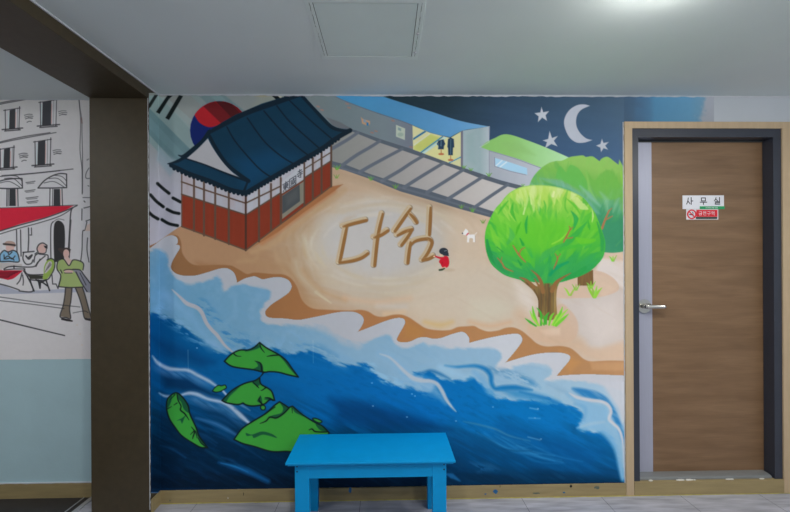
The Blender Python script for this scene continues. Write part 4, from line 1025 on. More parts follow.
# white foam band between shore and its inner edge
inner = [(147,252),(157,249),(163,250.5),(167,256),(168.2,266),(172,275),(180,281),(190,284.3),(200,283.2),(210,279.3),(216,276.6),(221,280),(224.5,290.8,1),(234,286),(243,284.5),(252,286),(265,288.3),(271.5,291.5),(269,298),(262,307),(260,315),(263,321.6),(275,324.4),(300,325.6),(318,324.8),(328,328),(337,335.5),(348,340),(357,343.3),(370,341),(385,334.6),(392,337),(396,344.5),(404,348.6),(413,346),(423,341.6,1),(429,345.2),(438,345.2),(447,348),(460,347.5),(466,348.5),(478,347.5),(490,348.5),(499,352.5),(501,357),(495.6,368,1),(500,370.2),(508,369.2),(516,366.4),(525,364.4),(540,363),(549,366),(551,372),(545,379.6,1),(556,380.6),(575,381),(600,384),(630,396,1)]
innp = sp(inner, False)
cv.id[:] = cv.id
foam = innp + [(640, 396), (640, 200), (140, 200), (140, 252)]
wh = lerpc([(147,(156,160,168)),(200,(160,163,172)),(280,(164,168,177)),(350,(168,172,182)),(430,(182,187,197)),(500,(199,203,212)),(560,(198,201,210)),(630,(193,195,204))])
cv.poly(foam, wh, 2.0, .98, tex=NS, tk=2.2)
fm = sstep(1.6, 0, 0 * cv.X)
for l, w_ in (([(300,322),(325,328),(340,338),(358,344)], 9), ([(222,276),(228,280),(225,288)], 5), ([(250,281),(275,285),(285,290)], 6), ([(445,344),(462,343),(480,344)], 6), ([(530,360),(545,362),(556,364)], 8), ([(392,325),(396,336)], 7)):
    cv.stroke(l, w_, wh, 3, .7, tex=np.clip(NM * 1.5, 0, 1))
cv.poly([(600,382),(630,380),(630,420),(622,424),(618,408),(610,396)], (196,200,210), 3, .9)
# deep water: body below this line
deep = [(147,314),(158,315),(168,319),(177,324),(186,329),(194,336),(204,342),(212,347),(222,352),(238,352),(255,346),(275,349),(290,354),(302,352),(315,351),(325,358),(336,363),(350,366),(365,364),(374,372),(385,381),(396,386),(408,387),(418,391),(428,392),(434,386),(424,379),(414,374),(424,372),(433,373),(441,378),(450,380.6),(465,380.6),(474,376.8),(482,384),(490,392),(497,397),(508,397.8),(516,402),(530,400),(548,400),(563,404.5),(578,411),(583,418),(580,428),(590,431),(603,431),(612,438),(619,450),(623,470),(627,493)]
dp = sp(deep, False) + [(147,493)]
def dcol(X, Y):
    a = lerpc([(147,(0,70,122)),(220,(0,82,142)),(300,(0,90,156)),(400,(0,98,170)),(520,(0,112,186)),(630,(8,112,182))])(X, Y)
    return a
cv.poly(dp, dcol, 2.4, .97, tex=NS, tk=4)
DM = np.zeros_like(cv.X)
qd = cv.sl([(147,300),(630,493)], 0); dd = cv.sd(qd, dp); DM[qd] = np.clip(-dd / 6, 0, 1)
# depth darkening painted towards the bottom
low = lerpc([(147,(2,20,38)),(230,(0,24,48)),(330,(0,28,54)),(450,(0,42,78)),(560,(0,58,100)),(630,(4,72,120))])
yy = cv.Y + (NB - .5) * 55 + np.clip(300 - cv.X, -200, 200) * .10
cv.over(DM * sstep(385, 468, yy) * .9, low)
cv.over(DM * sstep(462, 486, cv.Y + (NH - .5) * 18) * .85, lerpc([(147,(3,16,32)),(300,(3,19,38)),(450,(3,32,58)),(630,(4,48,80))]))
cv.over(DM * np.clip(NB - .5, 0, 1) * .4, lerpc([(147,(20,92,146)),(630,(40,140,206))])); cv.over(DM * np.clip(.47 - NS, 0, 1) * .6, (2,56,104))
# lighter wash drybrushed over the edge zones
dry = np.clip((NS - .42) * 6, 0, 1)
for l, w_, a in (([(160,310),(180,325),(200,340)], 12, .55), ([(212,320),(226,338),(246,348)], 14, .5), ([(290,338),(320,350),(345,362)], 12, .6), ([(250,352),(270,345),(300,350)], 10, .5), ([(370,366),(384,376),(400,383)], 9, .55), ([(500,392),(530,396),(560,402)], 7, .5), ([(545,398),(572,406),(584,416)], 6, .6)):
    cv.stroke(l, w_, (118,162,196) if l[0][0] < 300 else (140,186,216), 4, a, tex=dry)
for l, w_, a in (([(202,305),(216,322),(232,340),(248,345)], 10, .7), ([(225,330),(240,338),(256,340)], 8, .6), ([(298,345),(318,348),(334,358)], 6, .5), ([(490,370),(510,374),(530,382)], 5, .5)):
    cv.stroke(l, w_, (40,110,165), 4, a, tex=np.clip((NS - .4) * 5, 0, 1))
cv.poly([(150,336),(175,344),(215,362),(200,366),(165,356)], (4,52,96), 7, .6); cv.poly([(160,372),(190,378),(212,392),(225,398),(200,394),(165,388)], (4,40,76), 5, .8)
cv.poly([(228,370),(262,378),(300,392),(290,402),(262,392)], (2,78,138), 8, .5)
cv.poly([(330,398),(370,404),(420,418),(450,430),(380,432),(340,420)], (4,52,98), 8, .75); cv.poly([(195,402),(225,410),(240,425),(215,420)], (6,52,92), 4, .6)
cv.poly([(500,420),(560,436),(600,452),(590,470),(530,462),(490,440)], (4,84,148), 10, .5)
cv.stroke([(288,360),(320,368),(350,372)], 5, (10,104,172), 3, .6); cv.stroke([(278,392),(310,400),(335,412)], 4, (6,88,150), 3, .6)
# pale crests
def crest(pts, w_, col, soft=.7, a=.95, under=None, off=(1.5, 3.5), uw=6):
    if under: cv.stroke([(x + off[0] * .3 - .5, y + off[1]) for x, y in pts], uw, under, 3, .8, fade=2, tex=np.clip(NB2 * 1.7, 0, 1))
    cv.stroke(pts, w_, col, soft, a)
L1 = (160,160,168)
cv.stroke([(166,296),(180,308),(192,318),(200,330),(212,344)], 11, (112,156,190), 5, .55)
crest([(172,289.5),(180,297),(187,303.5),(197,307.5),(202,313),(206.5,323),(212,330),(217,335),(224.5,345),(232,351.5)], [.8,2.6,4,4,4,3.6,3.6,3.6,2.6,1.6], L1, .6)
cv.stroke([(206,342),(215,345),(226,352)], [2,7,2], (120,160,196), 3, .6)
crest([(152.5,356),(158,363),(168,368.3),(180,369.6),(189,370.6),(198,375.5),(209,381),(217,386.5)], [1,3.6,3.8,2.8,3.2,3.4,3.2,2], (146,166,190), 1.1, .92, (66,118,168), uw=9)
crest([(223,391),(227,395.5)], [2,2], (160,180,204), .8)
crest([(159,393),(165,396),(172,396.2)], [.8,2.6,2.4], (140,166,194), 1.0, .85)
crest([(180,395.4),(189,393.2),(198,394.6),(208,399),(222,402.2),(232,407.6),(241,416),(250,424)], [1.8,3.4,3.6,3,2.8,3.8,4.4,2.4], (146,168,194), 1.1, .94, (62,116,166), uw=12)
crest([(232,401),(243,406),(250,410.5)], [1,2.4,.6], (86,128,170), .9, .8)
crest([(196,418),(215,423.5),(227,429.5),(238,436)], [1,3.6,3.8,1.2], (44,100,152), 1.6, .9)
crest([(219,462.5),(232,466),(247,471),(268,481)], [1,4,6,4], (12,80,138), 2.0, .85); cv.stroke([(221,463),(235,466.5),(248,472)], [.6,1.4,.6], (30,110,168), .7, .7)
cv.stroke([(206,450),(216,456),(224,461)], [1,4,2], (8,62,96), 2, .6)
cv.stroke([(380,353.5),(392,359),(398,366),(408,377),(420,383),(432,385)], [3,7,9,12,14,10], (128,172,206), 4, .6)
cv.stroke([(404,378),(420,388),(434,394)], 9, (100,154,196), 4, .5, tex=dry)
crest([(380,354),(388,356.6),(394,361),(400,367),(407,373.6),(414,378.6),(422,380.6),(430,381),(437,384),(442,391),(446,399),(451,406),(456,411.5)], [.8,1.8,2.2,2.8,3.4,4.2,4,3.6,3.8,4,3.4,2.4,.6], (172,184,198), .9, .95)
cv.stroke([(432,386),(440,396),(446,404)], [5,6,2], (130,172,206), 2, .5)
cv.stroke([(418,374),(430,371),(440,374),(450,379)], [1,3,3,1], (6,92,158), 1.6, .7)
# dark swirl and pale lobe on the right
cv.stroke([(445,365.6),(455,367),(466,366.2),(476,366),(485,369),(490.5,375),(491.5,383),(495,388.5),(503,388),(516,387.6),(532,390)], [.6,1.8,2,3,4,4.4,4,3.6,5,5,1], (14,112,180), 1.6, .9)
cv.stroke([(440,367),(452,372),(466,377),(476,374)], [4,8,5,3], (150,190,218), 3, .75); cv.stroke([(474,372),(482,380),(490,392),(500,396)], [4,6,6,2], (112,168,210), 2.4, .7)
cv.stroke([(505,376),(520,378),(534,384),(540,388)], [2,4,4,1], (60,138,194), 2, .55, tex=dry)
cv.poly([(500,390),(520,389),(545,396),(560,402),(540,402),(515,398)], (36,128,192), 4, .7)
cv.stroke([(520,392),(545,398),(562,405),(575,411)], [1,2.4,3,1], (20,116,184), 1.4, .7)
cv.poly(sp([(566,394),(590,402),(607,407),(609,420),(618,432),(622,450),(623,480),(619,470),(614,450),(604,436),(592,430),(579,429),(583,417),(580,408)]), (132,180,214), 3, .85)
cv.stroke([(577,428),(590,424),(604,422)], [1,3,2], (168,200,224), 1.5, .7); cv.stroke([(575,404),(585,408),(584,420)], [2,3,2], (100,160,204), 2, .6)
cv.poly(sp([(572,388),(590,390),(603,395),(611,403),(617,414),(622,426),(626,440),(626,452),(621,440),(616,425),(611,415),(608,404),(598,400),(582,396)]), (16,108,178), 2.2, .8, tex=np.clip(.45 + NB2, 0, 1))
crest([(569.5,393),(577,397.3),(590,400.2),(601,401.4),(608,405),(611,411.5),(609,419),(613,423.5),(618,428),(621.5,436),(623.5,450),(624.4,476)], [1,3,3,3,3.2,3.2,2.8,2.8,3,2.6,2,1], (196,200,210), .8, .95)
cv.stroke([(606,424),(615,434),(620,450),(623,478)], [4,5,5,3], (150,192,222), 2, .7)
cv.stroke([(624,384),(624.5,405)], 3, (214,220,232), 1.2, .9)
# feathery streaks low right
crest([(463.5,421.5),(478,424.5),(495,429),(510,436),(530,441)], [.6,1.6,2,1.6,.6], (60,124,164), 1.0, .8)
for k in range(16):
    r = random.Random(k); x = 480 + r.uniform(-10, 45); y = 425 + (x - 480) * .35 + r.uniform(0, 10); l = r.uniform(30, 70)
    cv.stroke([(x, y), (x + l * .5, y + l * .28 + r.uniform(-3, 3)), (x + l, y + l * .36)], [.4,1.5,.4], r.choice([(24,110,170),(40,126,184),(4,62,108),(60,140,190)]), 1, .5)
for k in range(12):
    r = random.Random(40 + k); x = 180 + r.uniform(-25, 120); y = 405 + r.uniform(-5, 60); l = r.uniform(20, 55)
    cv.stroke([(x, y), (x + l * .5, y + l * .18), (x + l, y + l * .5)], [.4,2.2,.4], r.choice([(10,62,108),(16,74,124),(2,30,58)]), 1.4, .5)
cv.poly([(470,462),(492,464),(500,470),(478,472)], (30,98,150), 3, .5, tex=dry); cv.stroke([(446,474),(452,476),(460,481)], [1,5,1], (30,112,176), 1, .7)
for (x, y) in ((373,406),(407,417),(372,383),(535,418),(538,408.6),(541,439),(412,394),(415,396),(456,421),(197,348),(493,407),(588,430)):
    cv.ell(x, y, .9, .6, (130,180,214), .6, .7)
cv.stroke([(529,418),(540,418.5)], 1, (110,170,214), .8, .6); cv.stroke([(530,408),(538,409.5)], 1, (150,195,226), .8, .6); cv.stroke([(528,437),(540,440)], 1, (120,170,205), .8, .6)
for x, y0, y1 in ((313,340,363),(417,300,345),(188,350,372)): cv.stroke([(x, y0), (x + .3, y1)], .5, (170,190,205), .5, .35)
# ragged dark edge along the skirting
cv.stroke([(147,491),(300,489),(450,486.5),(630,483.5)], 2.2, (8,24,44), 1, .8)
cv.clip = None
cv.clip = None
fsel = np.zeros(cv.X.shape, bool); qf = cv.sl([(147,230),(630,400)], 0); fd = cv.sd(qf, foam); fsel[qf] = fd < 0
cv.id = np.where(SE & fsel & (cv.id == i_sea), i_foam, cv.id).astype(np.int16)

# --- islands
GR, DG, OL = (52,138,54), (22,78,52), (14,26,26)
def island(outline, darks=(), lines=(), smooth=True, col=GR, w_=1.5):
    i = nid('painted_island', 'green painted island with black outline')
    o = sp(outline) if smooth else outline
    cv.poly(o, col, .5, id=i)
    cv.clip = (cv.id == i).astype(np.float32)
    cv.over(np.clip(NM - .5, 0, 1) * .5, (48,128,60))
    for d in darks: cv.poly(d, DG, .6, smooth=True)
    cv.clip = None
    for l in lines: cv.stroke(l[0], l[1], OL, .45)
    cv.stroke(o + [o[0]], w_, OL, .45, id=i, smooth=False)
island([(224.4,361.3,1),(231,354.5),(239.4,350.2),(247.7,350),(254,347.5),(259.6,342.6,1),(266.8,348),(279,354.8),(286.6,361),(292,368.5),(298.3,377,1),(288,374.8),(279,372.4),(270,371.6),(263.7,372.2),(253,369.7),(233,366.7)],
       [[(256,361.5),(262,364),(262.5,371),(253,369.5),(258,366)], [(279,355.5),(287,361.5),(296,375),(290,369),(284,361)], [(245,351),(258,345),(259,348),(250,351)]],
       [([(255,361),(260.5,363.5),(262,371),(263.5,372.5),(260.5,376.5)], [.5,1.6,2,1.6,1]), ([(259.6,343),(261,348),(264.5,352.5)], [1,1.4,.5]), ([(267,356.5),(272,355.5),(279,355)], [.5,1.4,1.4]), ([(234,354),(237,356),(241,356.3)], [1.4,1,.5])])
island([(222,400.5,1),(231.8,390.6),(244,383.7),(254.6,380.7),(259.7,377.5,1),(260,382),(262,385),(268,388.3),(272,392),(274.6,400.3,1),(270.5,399.6),(268,401,1),(263.7,404.3),(253.8,406),(247,405.2),(243,403,1),(238,404.6),(230,403.5),(225.7,402.5)],
       [[(222.5,400),(232,391),(240,386.5),(230,396),(226,402)], [(252,382),(259,379),(260.5,384),(257,386)], [(257,401),(261,396.5),(262,403)], [(264,399),(270,397.5),(273,400),(268,400)]],
       [([(253,382),(257,386),(259,388)], [.6,1.4,.5]), ([(266,387.5),(262.5,390),(261,390.5)], [1.4,1,.5]), ([(260.5,396),(259,400),(262,404),(263.5,406)], [.6,1.6,1.6,1]), ([(265,397.6),(269,398),(273,400.5)], [.6,1.4,1.4])])
island([(261,406),(263.5,405.3),(265.4,407),(264.6,409.6),(262,409.8),(260.6,408)], w_=1.1)
island([(212.4,391,1),(215,387.5),(218.6,385.3),(221.5,385.8),(225,385),(226.4,387.8),(223,390),(220.6,391.4),(216,392.2)], w_=1.0)
island([(166.6,404),(168.5,397.7),(175.5,392.8),(181.8,396.4),(188,405.3),(190,414.2),(195.8,426.9),(199.6,437),(207.6,447.6,1),(200.8,447.4),(193.2,443.4),(181.8,435.8),(175.5,428),(169.7,419.3),(167,411)],
       [[(177,394),(183,397.5),(188.5,406),(189.5,413),(184,409.5),(181,402),(178,399)], [(177,420.5),(182,418),(186,415),(184,419),(182,423.5),(180.5,420.5)], [(167,405),(169.5,398),(172,396),(171,402),(168,408)], [(196,431),(203,443),(206,447),(200,442)]],
       [([(177,394),(178,400),(181,406),(180.5,410),(185,414),(189,420)], [1,1.2,1.2,1.4,1.4,.5]), ([(170.5,399.5),(175,394.5)], [.5,1]), ([(174,405),(177,403)], [.6,1]), ([(167.5,409),(171.5,406.5)], [1,.5]), ([(191.5,427),(194.5,431.5),(193,437),(192.6,439)], [.6,1.4,1.2,.4]), ([(190.5,434.5),(195,431),(197,438)], [.5,1.2,.5]), ([(198,438),(201,443),(205.5,446.5)], [.6,1,1])])
island([(234,439.5,1),(241.7,429),(252.9,421.3),(265.4,413.7),(273.7,406),(279.6,401.8,1),(284.2,404.6),(288.6,407.6,1),(292.5,406.2,1),(303,415),(315.5,422.7),(322.5,426.2),(329,432.6,1),(322,446),(300,452),(286.3,451.4),(271,451.4),(254,446.4),(243,443.6)],
       [[(280,402.6),(288.5,408),(284,413),(276,417.5),(269,418),(272,415.5),(281,413),(283,408)], [(246,433),(252,434.5),(262,431.5),(272,434),(277,438),(268,435.5),(262,434.8),(254,438),(252,435.5),(247,436)], [(293,407),(304,416),(299,414.5),(294.5,412)], [(315.5,424),(322,427),(328,432),(320,430)]],
       [([(289,408),(283,414),(276,418),(270,417),(266,421),(260,423.5)], [1.4,1.6,1.6,1.4,1.4,.5]), ([(292,408),(292.4,413)], [1,.4]), ([(309,430),(312,429),(315,431.5),(321,432),(328,432)], [.6,1.4,1.4,1.4,1]), ([(265,414),(275,407)], [1.4,1])])
island([(312.6,418.6),(316,418.4),(320,420),(322,421.6),(319.6,423),(315,421.2)], w_=1.1)
# outline of the pale plaster left bare at the right-hand edge
cv.stroke([(625.2,128),(625,300),(625,480)], .9, (200,205,214), .6, .6, tex=np.clip(cv.noise(90, 12, 12, 91) * 2 - .6, 0, 1))

def E_main(X, Y):
    return np.clip(EM(X, Y), .2, 3)
yoff = 0.0012
def place_main(X, Y):
    d = rays(X, Y); t = (D - yoff) / d[..., 1]; x = d[..., 0] * t; z = CAMH + d[..., 2] * t
    side = x < XC
    t2 = (XC + 0.0012) / d[..., 0]; y2 = np.clip(d[..., 1] * t2, PY + 0.002, D - yoff)
    z2 = CAMH + d[..., 2] * t2
    return np.stack([np.where(side, XC + 0.0012, x), np.where(side, y2, D - yoff), np.where(side, z2, z)], -1)
dd_ = rays(cv.X, cv.Y); t_ = D / dd_[..., 1]; wx = dd_[..., 0] * t_; wz = CAMH + dd_[..., 2] * t_
sd_ = wx < XC; t2_ = XC / dd_[..., 0]; sy = dd_[..., 1] * t2_; wz = np.where(sd_, CAMH + dd_[..., 2] * t2_, wz)
keep = (wz > BH - 0.003) & (wz < ZC - 0.001) & ~(sd_ & (sy < PY - 0.006)) & ((wx < CXL + 0.01) | (wz > CZT - 0.01))
mural = thing('wall_mural', 'large wall mural of a seaside village, temple, trees and blue sea behind the bench', 'mural', (at_y(390, 300).x, D, 0))
canvas_mesh(cv, keep, place_main, ID, mural, E_main)

# ================================================================== line drawing in the left bay
cv = Canvas(-30, 90, 94, 362, 3); ID = {}
i_g = nid('printed_white_ground', 'white ground with sketched street lines')
i_awn = nid('painted_red_awning', 'red cafe awning')
i_arch = nid('sketched_doorway', 'black arched doorway'); i_blue = nid('sketched_person', 'seated figure in a light blue shirt'); i_wh = nid('sketched_person', 'seated figure in white with sunglasses')
i_green = nid('sketched_person', 'standing figure in a green top carrying a grey coat'); i_ch = nid('sketched_chair', 'green cafe chair'); i_tab = nid('sketched_table', 'cafe table with a red and white cloth')
cv.id[:] = i_g; cv.rgb[:] = lerpc([(90,(146,148,148)),(130,(160,161,164)),(220,(172,173,178)),(300,(176,176,180)),(360,(176,175,178))], 'y')(cv.X, cv.Y)
I = (40,40,44); DKW = (48,50,54)
def ln(pts, w_=.7, a=.8, col=I, smooth=True): cv.stroke(pts, w_ * 1.3, col, .4, min(1, a * 1.15), smooth=smooth)
def win(x0, y0, x1, y1, dx0, dx1, sk=-.17):
    # frame edges and a dark opening with pale curtains
    w_ = x1 - x0; k = sk * w_; i_win = nid('sketched_window', None)
    cv.poly([(x0, y0), (x1, y0 + k), (x1, y1 + k * .3), (x0, y1)], (178,180,184), .4, id=i_win)
    cv.poly([(dx0, y0 + .5 + k * .3), (dx1, y0 + k * .8), (dx1 - .3, y1 - .5), (dx0 - .6, y1)], DKW, .4)
    cv.stroke([(dx1 + .3, y0 + 2), (dx1, y1 - 2)], .6, (150,105,100), .4, .7); cv.stroke([(dx0 - 1, y0 + 2), (dx0 - 1.3, y1 - 1)], .5, (110,140,140), .4, .7)
    ln([(x0, y0 - .6), (x0 + .4, y1 + 1)]); ln([(x1, y0 + k - 1.4), (x1 - .7, y1 + .6)]); ln([(x0 - 1.5, y0), (x1 + .5, y0 + k)], .6)
    ln([(x0 - 3, y1 + .6), (x1 + 3, y1 - 1)], .9); ln([(x0 - .5, y1 + 2), (x1 + .6, y1 + .8)], .8); ln([(dx1 + 2.2, y0 + k), (dx1 + 1.8, y1)], .4, .6)
win(5.2, 110.5, 19.6, 129, 9.6, 15.5); win(40.3, 102.5, 56.6, 125.5, 42.6, 51.4)
win(0.2, 149.5, 14, 168, 4, 10.2); win(35, 142, 50.8, 165, 38, 45.4)
win(-29, 118, -15, 136, -25, -19); win(-30, 157, -16, 174, -26, -20)
def scrib(x, y, w_, seed):
    r = random.Random(seed)
    for k, (a, b, dy) in enumerate(((0, .9, 0), (.05, 1, 1.8), (.1, .95, 3.6), (.3, .8, 7))):
        if k == 3 and r.random() < .3: continue
        ln([(x + a * w_, y + dy + .8), (x + (a + b) / 2 * w_, y + dy - .2), (x + b * w_, y + dy)], .6, .65)
    cv.stroke([(x + .45 * w_, y + 3), (x + .85 * w_, y + 3.8)], 1.2, (70,70,74), .5, .6)
for s_, (x, y, w_) in enumerate(((24.5,114.5,8.5),(58.5,111,8.5),(19,153.5,9),(53,150,8.5),(-10,120,8),(-11,160,8))): scrib(x, y, w_, s_)
for l in ([(-30,112),(0,104.3),(20,100.5),(44,95.6)], [(-30,111),(0,103),(22,99),(44,95)], [(-30,151),(0,143),(30,137),(56,132.5)], [(-30,150),(0,142),(24,136.6),(50,132.6)],
          [(-30,180),(0,176.5),(35,173.3),(73,169)], [(2,175.6),(30,173.6),(60,170.6)], [(79,97),(80,108),(81.8,120),(82,135),(82.5,160),(82.4,193)], [(78.6,97),(80.2,115),(80.6,128),(80,150),(82,170),(82.2,194)],
          [(87,160),(88.5,159)], [(89,168),(86.2,173),(86,178),(90,178.3)], [(88,185.6),(89,186.2)], [(83,197.6),(90,197.6)]): ln(l, .7, .7)
cv.stroke([(81.2,118),(82,123)], 1.4, (80,64,62), .5, .7)
# striped window hoods
for pts, y0 in (([(-6,188),(-4,183),(4,180),(14,178.6),(22,178.6,1),(22.4,188,1),(10,188.6)], 188), ([(38,188,1),(44,181),(52,176),(60,173.6),(66.5,174,1),(66.6,187.6,1),(52,188)], 188)):
    i_win = nid('sketched_window_hood', 'striped window hood'); cv.poly(sp(pts), (176,177,182), .4, id=i_win); ln(pts + [pts[0]], .9, .85)
    ox = 0 if pts[0][0] > 0 else -44.4
    for l_ in ([(44,183),(54,181.6),(64,187)], [(49,178.6),(58,178.6),(66,185.6)], [(55,175.4),(62,176.6),(66.4,181)]): ln([(x + ox, y + (4.6 if ox else 0) * 0) for x, y in l_], .5, .8)
for x0, x1, dx0, dx1 in ((7,17.6,9.5,15.5),(50,62,53.8,60)):
    i_win = nid('sketched_window', None); cv.poly([(dx0, 189), (dx1, 189), (dx1 + .3, 206), (dx0 - .3, 206)], DKW, .4, id=i_win); ln([(x0, 189), (x0 - .3, 206)]); ln([(x1, 189), (x1 + .5, 206)])
    ln([(dx0 - 1, 189), (dx0 - 1.4, 206)], .5)
    cv.stroke([(dx1 + .6, 190), (dx1 + .9, 206)], .5, (150,112,106), .4, .7)
for (x, y, w_) in ((26,182,9),(25,190.5,10),(26,197.5,12),(27,201.5,11)): ln([(x, y + .6), (x + w_ / 2, y), (x + w_, y - .8)], .6, .7); ln([(x + 1, y + 1.8), (x + w_ - 1, y + 1)], .5, .6)
# arched doorway
cv.poly(sp([(54.2,262,1),(53.6,240),(54,226),(56,221.5),(59,220.6),(62.5,222.8),(64.6,228),(65,242),(64,262,1)]), (44,44,46), .5, id=i_arch)
ln([(51,262),(50.6,240),(51,226),(53,221.8)], .8); ln([(53,222),(58,219),(64,220)], .5, .6); ln([(68,256),(69.5,232),(70.6,214),(72,208)], 1.0); ln([(69.4,250),(70,235),(71,220)], .8, .7)
for x in (16.5, 20.5): ln([(x, 230), (x + .2, 240), (x + .6, 256)], .8)
ln([(28.5,228),(28.6,240),(28,252)], .9); ln([(31.4,228),(31.6,235),(30,235)], .7, smooth=False)
for l in ([(82,209),(81.8,220)], [(84,208),(90,206.6)], [(86,221),(90,219.6)], [(86.8,222),(85,230),(82.6,232),(82,250),(80.6,262)], [(87.6,238),(87,250),(89,262)], [(84,201),(85,202)]): ln(l, .8, .8)
cv.poly([(87,225),(93,222),(93,231),(85,231)], (186,168,160), .6, .8)
# awning
cv.poly([(-30,208.6),(0,208.2),(40,206.6),(74,205.6),(66,210),(45,217.5),(20,224),(0,231),(-30,240)], (182,38,58), .4, id=i_awn)
cv.poly([(74,205.6),(76,206),(62,214),(40,222),(20,227.5),(0,233.5),(-30,243),(-30,240),(0,231),(20,225),(45,218),(66,210.5)], (178,178,182), .4, id=i_awn)
ln([(-30,208.4),(0,208),(40,206.4),(77.5,205)], .6, .7); ln([(77,205.6),(66,210.4),(45,218),(20,225),(0,231),(-30,240.4)], .9); ln([(73,208),(60,216),(40,222.6),(20,228),(0,234),(-30,243.6)], .7, .7)
# pavement shadow
cv.poly([(-30,284),(0,284),(20,289.5),(40,290.5),(60,289),(90,288),(90,292),(30,293.5),(0,294),(-30,294)], (140,144,158), .5)
cv.poly([(-30,262),(0,262),(22,264),(22,271),(-30,271)], (158,156,156), .6)
# person in blue, on the left
SK = (176,150,146)
cv.ell(10, 247.6, 4.2, 5.2, SK, .4, id=i_blue); cv.poly(sp([(4,245),(6,241.6),(11,241),(15,243),(15,247),(10,246)]), (150,128,120), .4)
cv.stroke([(3.6,244),(9,244.4),(15,245.2)], 1.7, (48,44,46), .4)
cv.poly(sp([(0,262),(0,254),(4,250.5),(8,251.6),(13,250.6),(17,252.5),(19,257),(18.4,262),(10,262)]), (110,150,176), .4, id=i_blue)
ln([(0,261),(0,255),(4,250.5),(8,252),(13,250.4),(17,252.4),(19,258),(18.4,262),(9,261.4),(0,261.6)], .9)
ln([(4,255),(5,259),(11,258),(14,260)], .8); ln([(8,252),(9,254.6),(12,252)], .8); ln([(15,256),(12,259),(8,256),(4,259)], .8)
# table
cv.poly([(-30,270),(0,270.2),(24,270.4),(14,278.6),(8,280),(0,278),(-30,272)], (160,34,52), .4, id=i_tab)
for k in range(5): ln([(-8, 271.4 + k * 1.6), (6, 272.2 + k * 1.4), (20 - k * 2.6, 271.2 + k * 1.2)], .6, .7, (60,24,30))
cv.poly(sp([(-30,278),(0,279),(8,280.4),(15,277.5),(23,270.6,1),(27,276),(30,284),(33,291,1),(20,291),(10,288),(0,284),(-30,279)]), (182,181,184), .4, id=i_tab)
ln([(-30,279),(0,284),(18,289.5),(20,291),(33,291),(28,278),(23.6,270.8)], .9); ln([(22,273),(20,280),(17,284)], .9); ln([(22.6,275),(23.4,281),(23,285)], .8)
# seated person in white
cv.poly(sp([(2,269,1),(12,267),(26,267.4),(34,264.6),(38,258),(42,254.5),(46,253.6),(48.5,256),(47,266),(44,274,1),(30,274),(25,270),(3,270.6,1)]), (184,183,187), .4, id=i_wh)
ln([(4,269),(8,267),(14,266.4),(22,267),(34,266.6),(38,262),(45,256)], .9); ln([(39,254),(44,254.6),(48,255.6),(47.4,262)], .9); ln([(25,269),(14,269),(4,270)], .8); ln([(14,266),(14,268)], 1)
ln([(24,268.6),(28,274.4),(43,274.6)], .9); ln([(36,266.6),(40,259)], .7)
cv.poly(sp([(23,253),(23,260),(26,264),(30,264),(33,261),(34,253.6),(30,251.4),(26,252)]), (180,180,184), .4, id=i_wh); ln([(23.6,252.6),(23,259),(26,264),(31,263.6),(33,260)], .9); ln([(23,252.4),(28,252),(34,251.4)], .9); ln([(26,256),(29,259),(32,255),(28,258)], 1.2)
ln([(35,254),(37,252.5)], .8); ln([(34,262),(35,256),(38,253.5)], .9)
cv.ell(42, 248.6, 4.8, 5, SK, .4, id=i_wh); ln([(38,252),(37,248.6),(39,244.5),(43,243),(47,245.4)], .9); cv.poly([(43.5,245.6),(47.6,246),(47.4,248.8),(45,248)], (40,38,42), .4); ln([(46.4,249),(45.8,252.4),(43,253.6),(38.5,253)], .7)
# chair
cv.poly([(28,274.6),(43,275.6),(45,279,1),(30,279)], (50,50,46), .4, id=i_ch)
cv.poly(sp([(43.6,274),(44,267),(47,260.6),(51,258.8),(54,261),(54,268),(51,274),(46,279.6),(42.6,278.4)]), (122,146,72), .4, id=i_ch)
cv.poly(sp([(44.6,270),(46,265),(49,261.4),(51.6,262),(51.4,266.6),(48,271),(45,273.4)]), (158,154,156), .4)
for k in range(3): ln([(45 + k * 1.6, 272 - k * 2), (50 + k * .6, 262.6 + k)], .4, .6)
ln([(47,260),(51,258.6),(54.6,261),(54.4,268),(51,275),(46,280),(30,279.6),(28,275)], .9)
for l in ([(30,279.6),(31.6,285),(34,291)], [(36,279.6),(40,283),(40,288)], [(46,280),(48,286),(49.6,290.6)], [(40,283),(46,280)], [(38,280),(42,282),(47.6,286)], [(40,288),(38.6,282)]): ln(l, 1.1, .9)
ln([(52,275),(52.6,284),(56,284),(58,288.5),(61,276)], .8, smooth=False)
# standing person in green
cv.poly(sp([(60,252),(58,249),(60.5,247.8),(64,248.6),(66,247.8),(70,249),(70,254),(68.6,259)]), (58,50,50), .4, id=i_green)
cv.ell(66.2, 253.6, 3, 4.4, (186,156,152), .4, id=i_green); cv.stroke([(63,249.6),(66,248.4),(70,249.8)], 1.6, (58,50,50), .4)
cv.poly([(64,257),(68.6,257),(71,262),(68,265)], (186,160,156), .4, id=i_green)
TR = (98,90,80)
cv.poly(sp([(65.6,287,1),(72,287,1),(71,300),(69.6,309),(70.6,318.4,1),(64,317),(60,316.6,1),(63,306),(64.6,297)]), TR, .4, id=i_green)
cv.poly(sp([(75,287,1),(82,286,1),(85,295),(88,306),(91,318,1),(84.6,318.4,1),(82,307),(79,297)]), TR, .4, id=i_green)
ln([(65.6,287),(64.6,297),(63,306),(60,316.6),(66,317.6),(70.6,318.4),(69.6,309),(71,300),(72,288)], .9); ln([(75,287),(79,297),(82,307),(84.6,318.4),(90,318.6)], .9); ln([(82,286),(85,295),(88,306),(91,317)], .9)
cv.stroke([(62,319),(67,320),(72,321)], [2,2.4,1.6], (40,38,40), .4, id=i_green); cv.stroke([(86,319),(90,320)], 2.2, (40,38,40), .4, id=i_green)
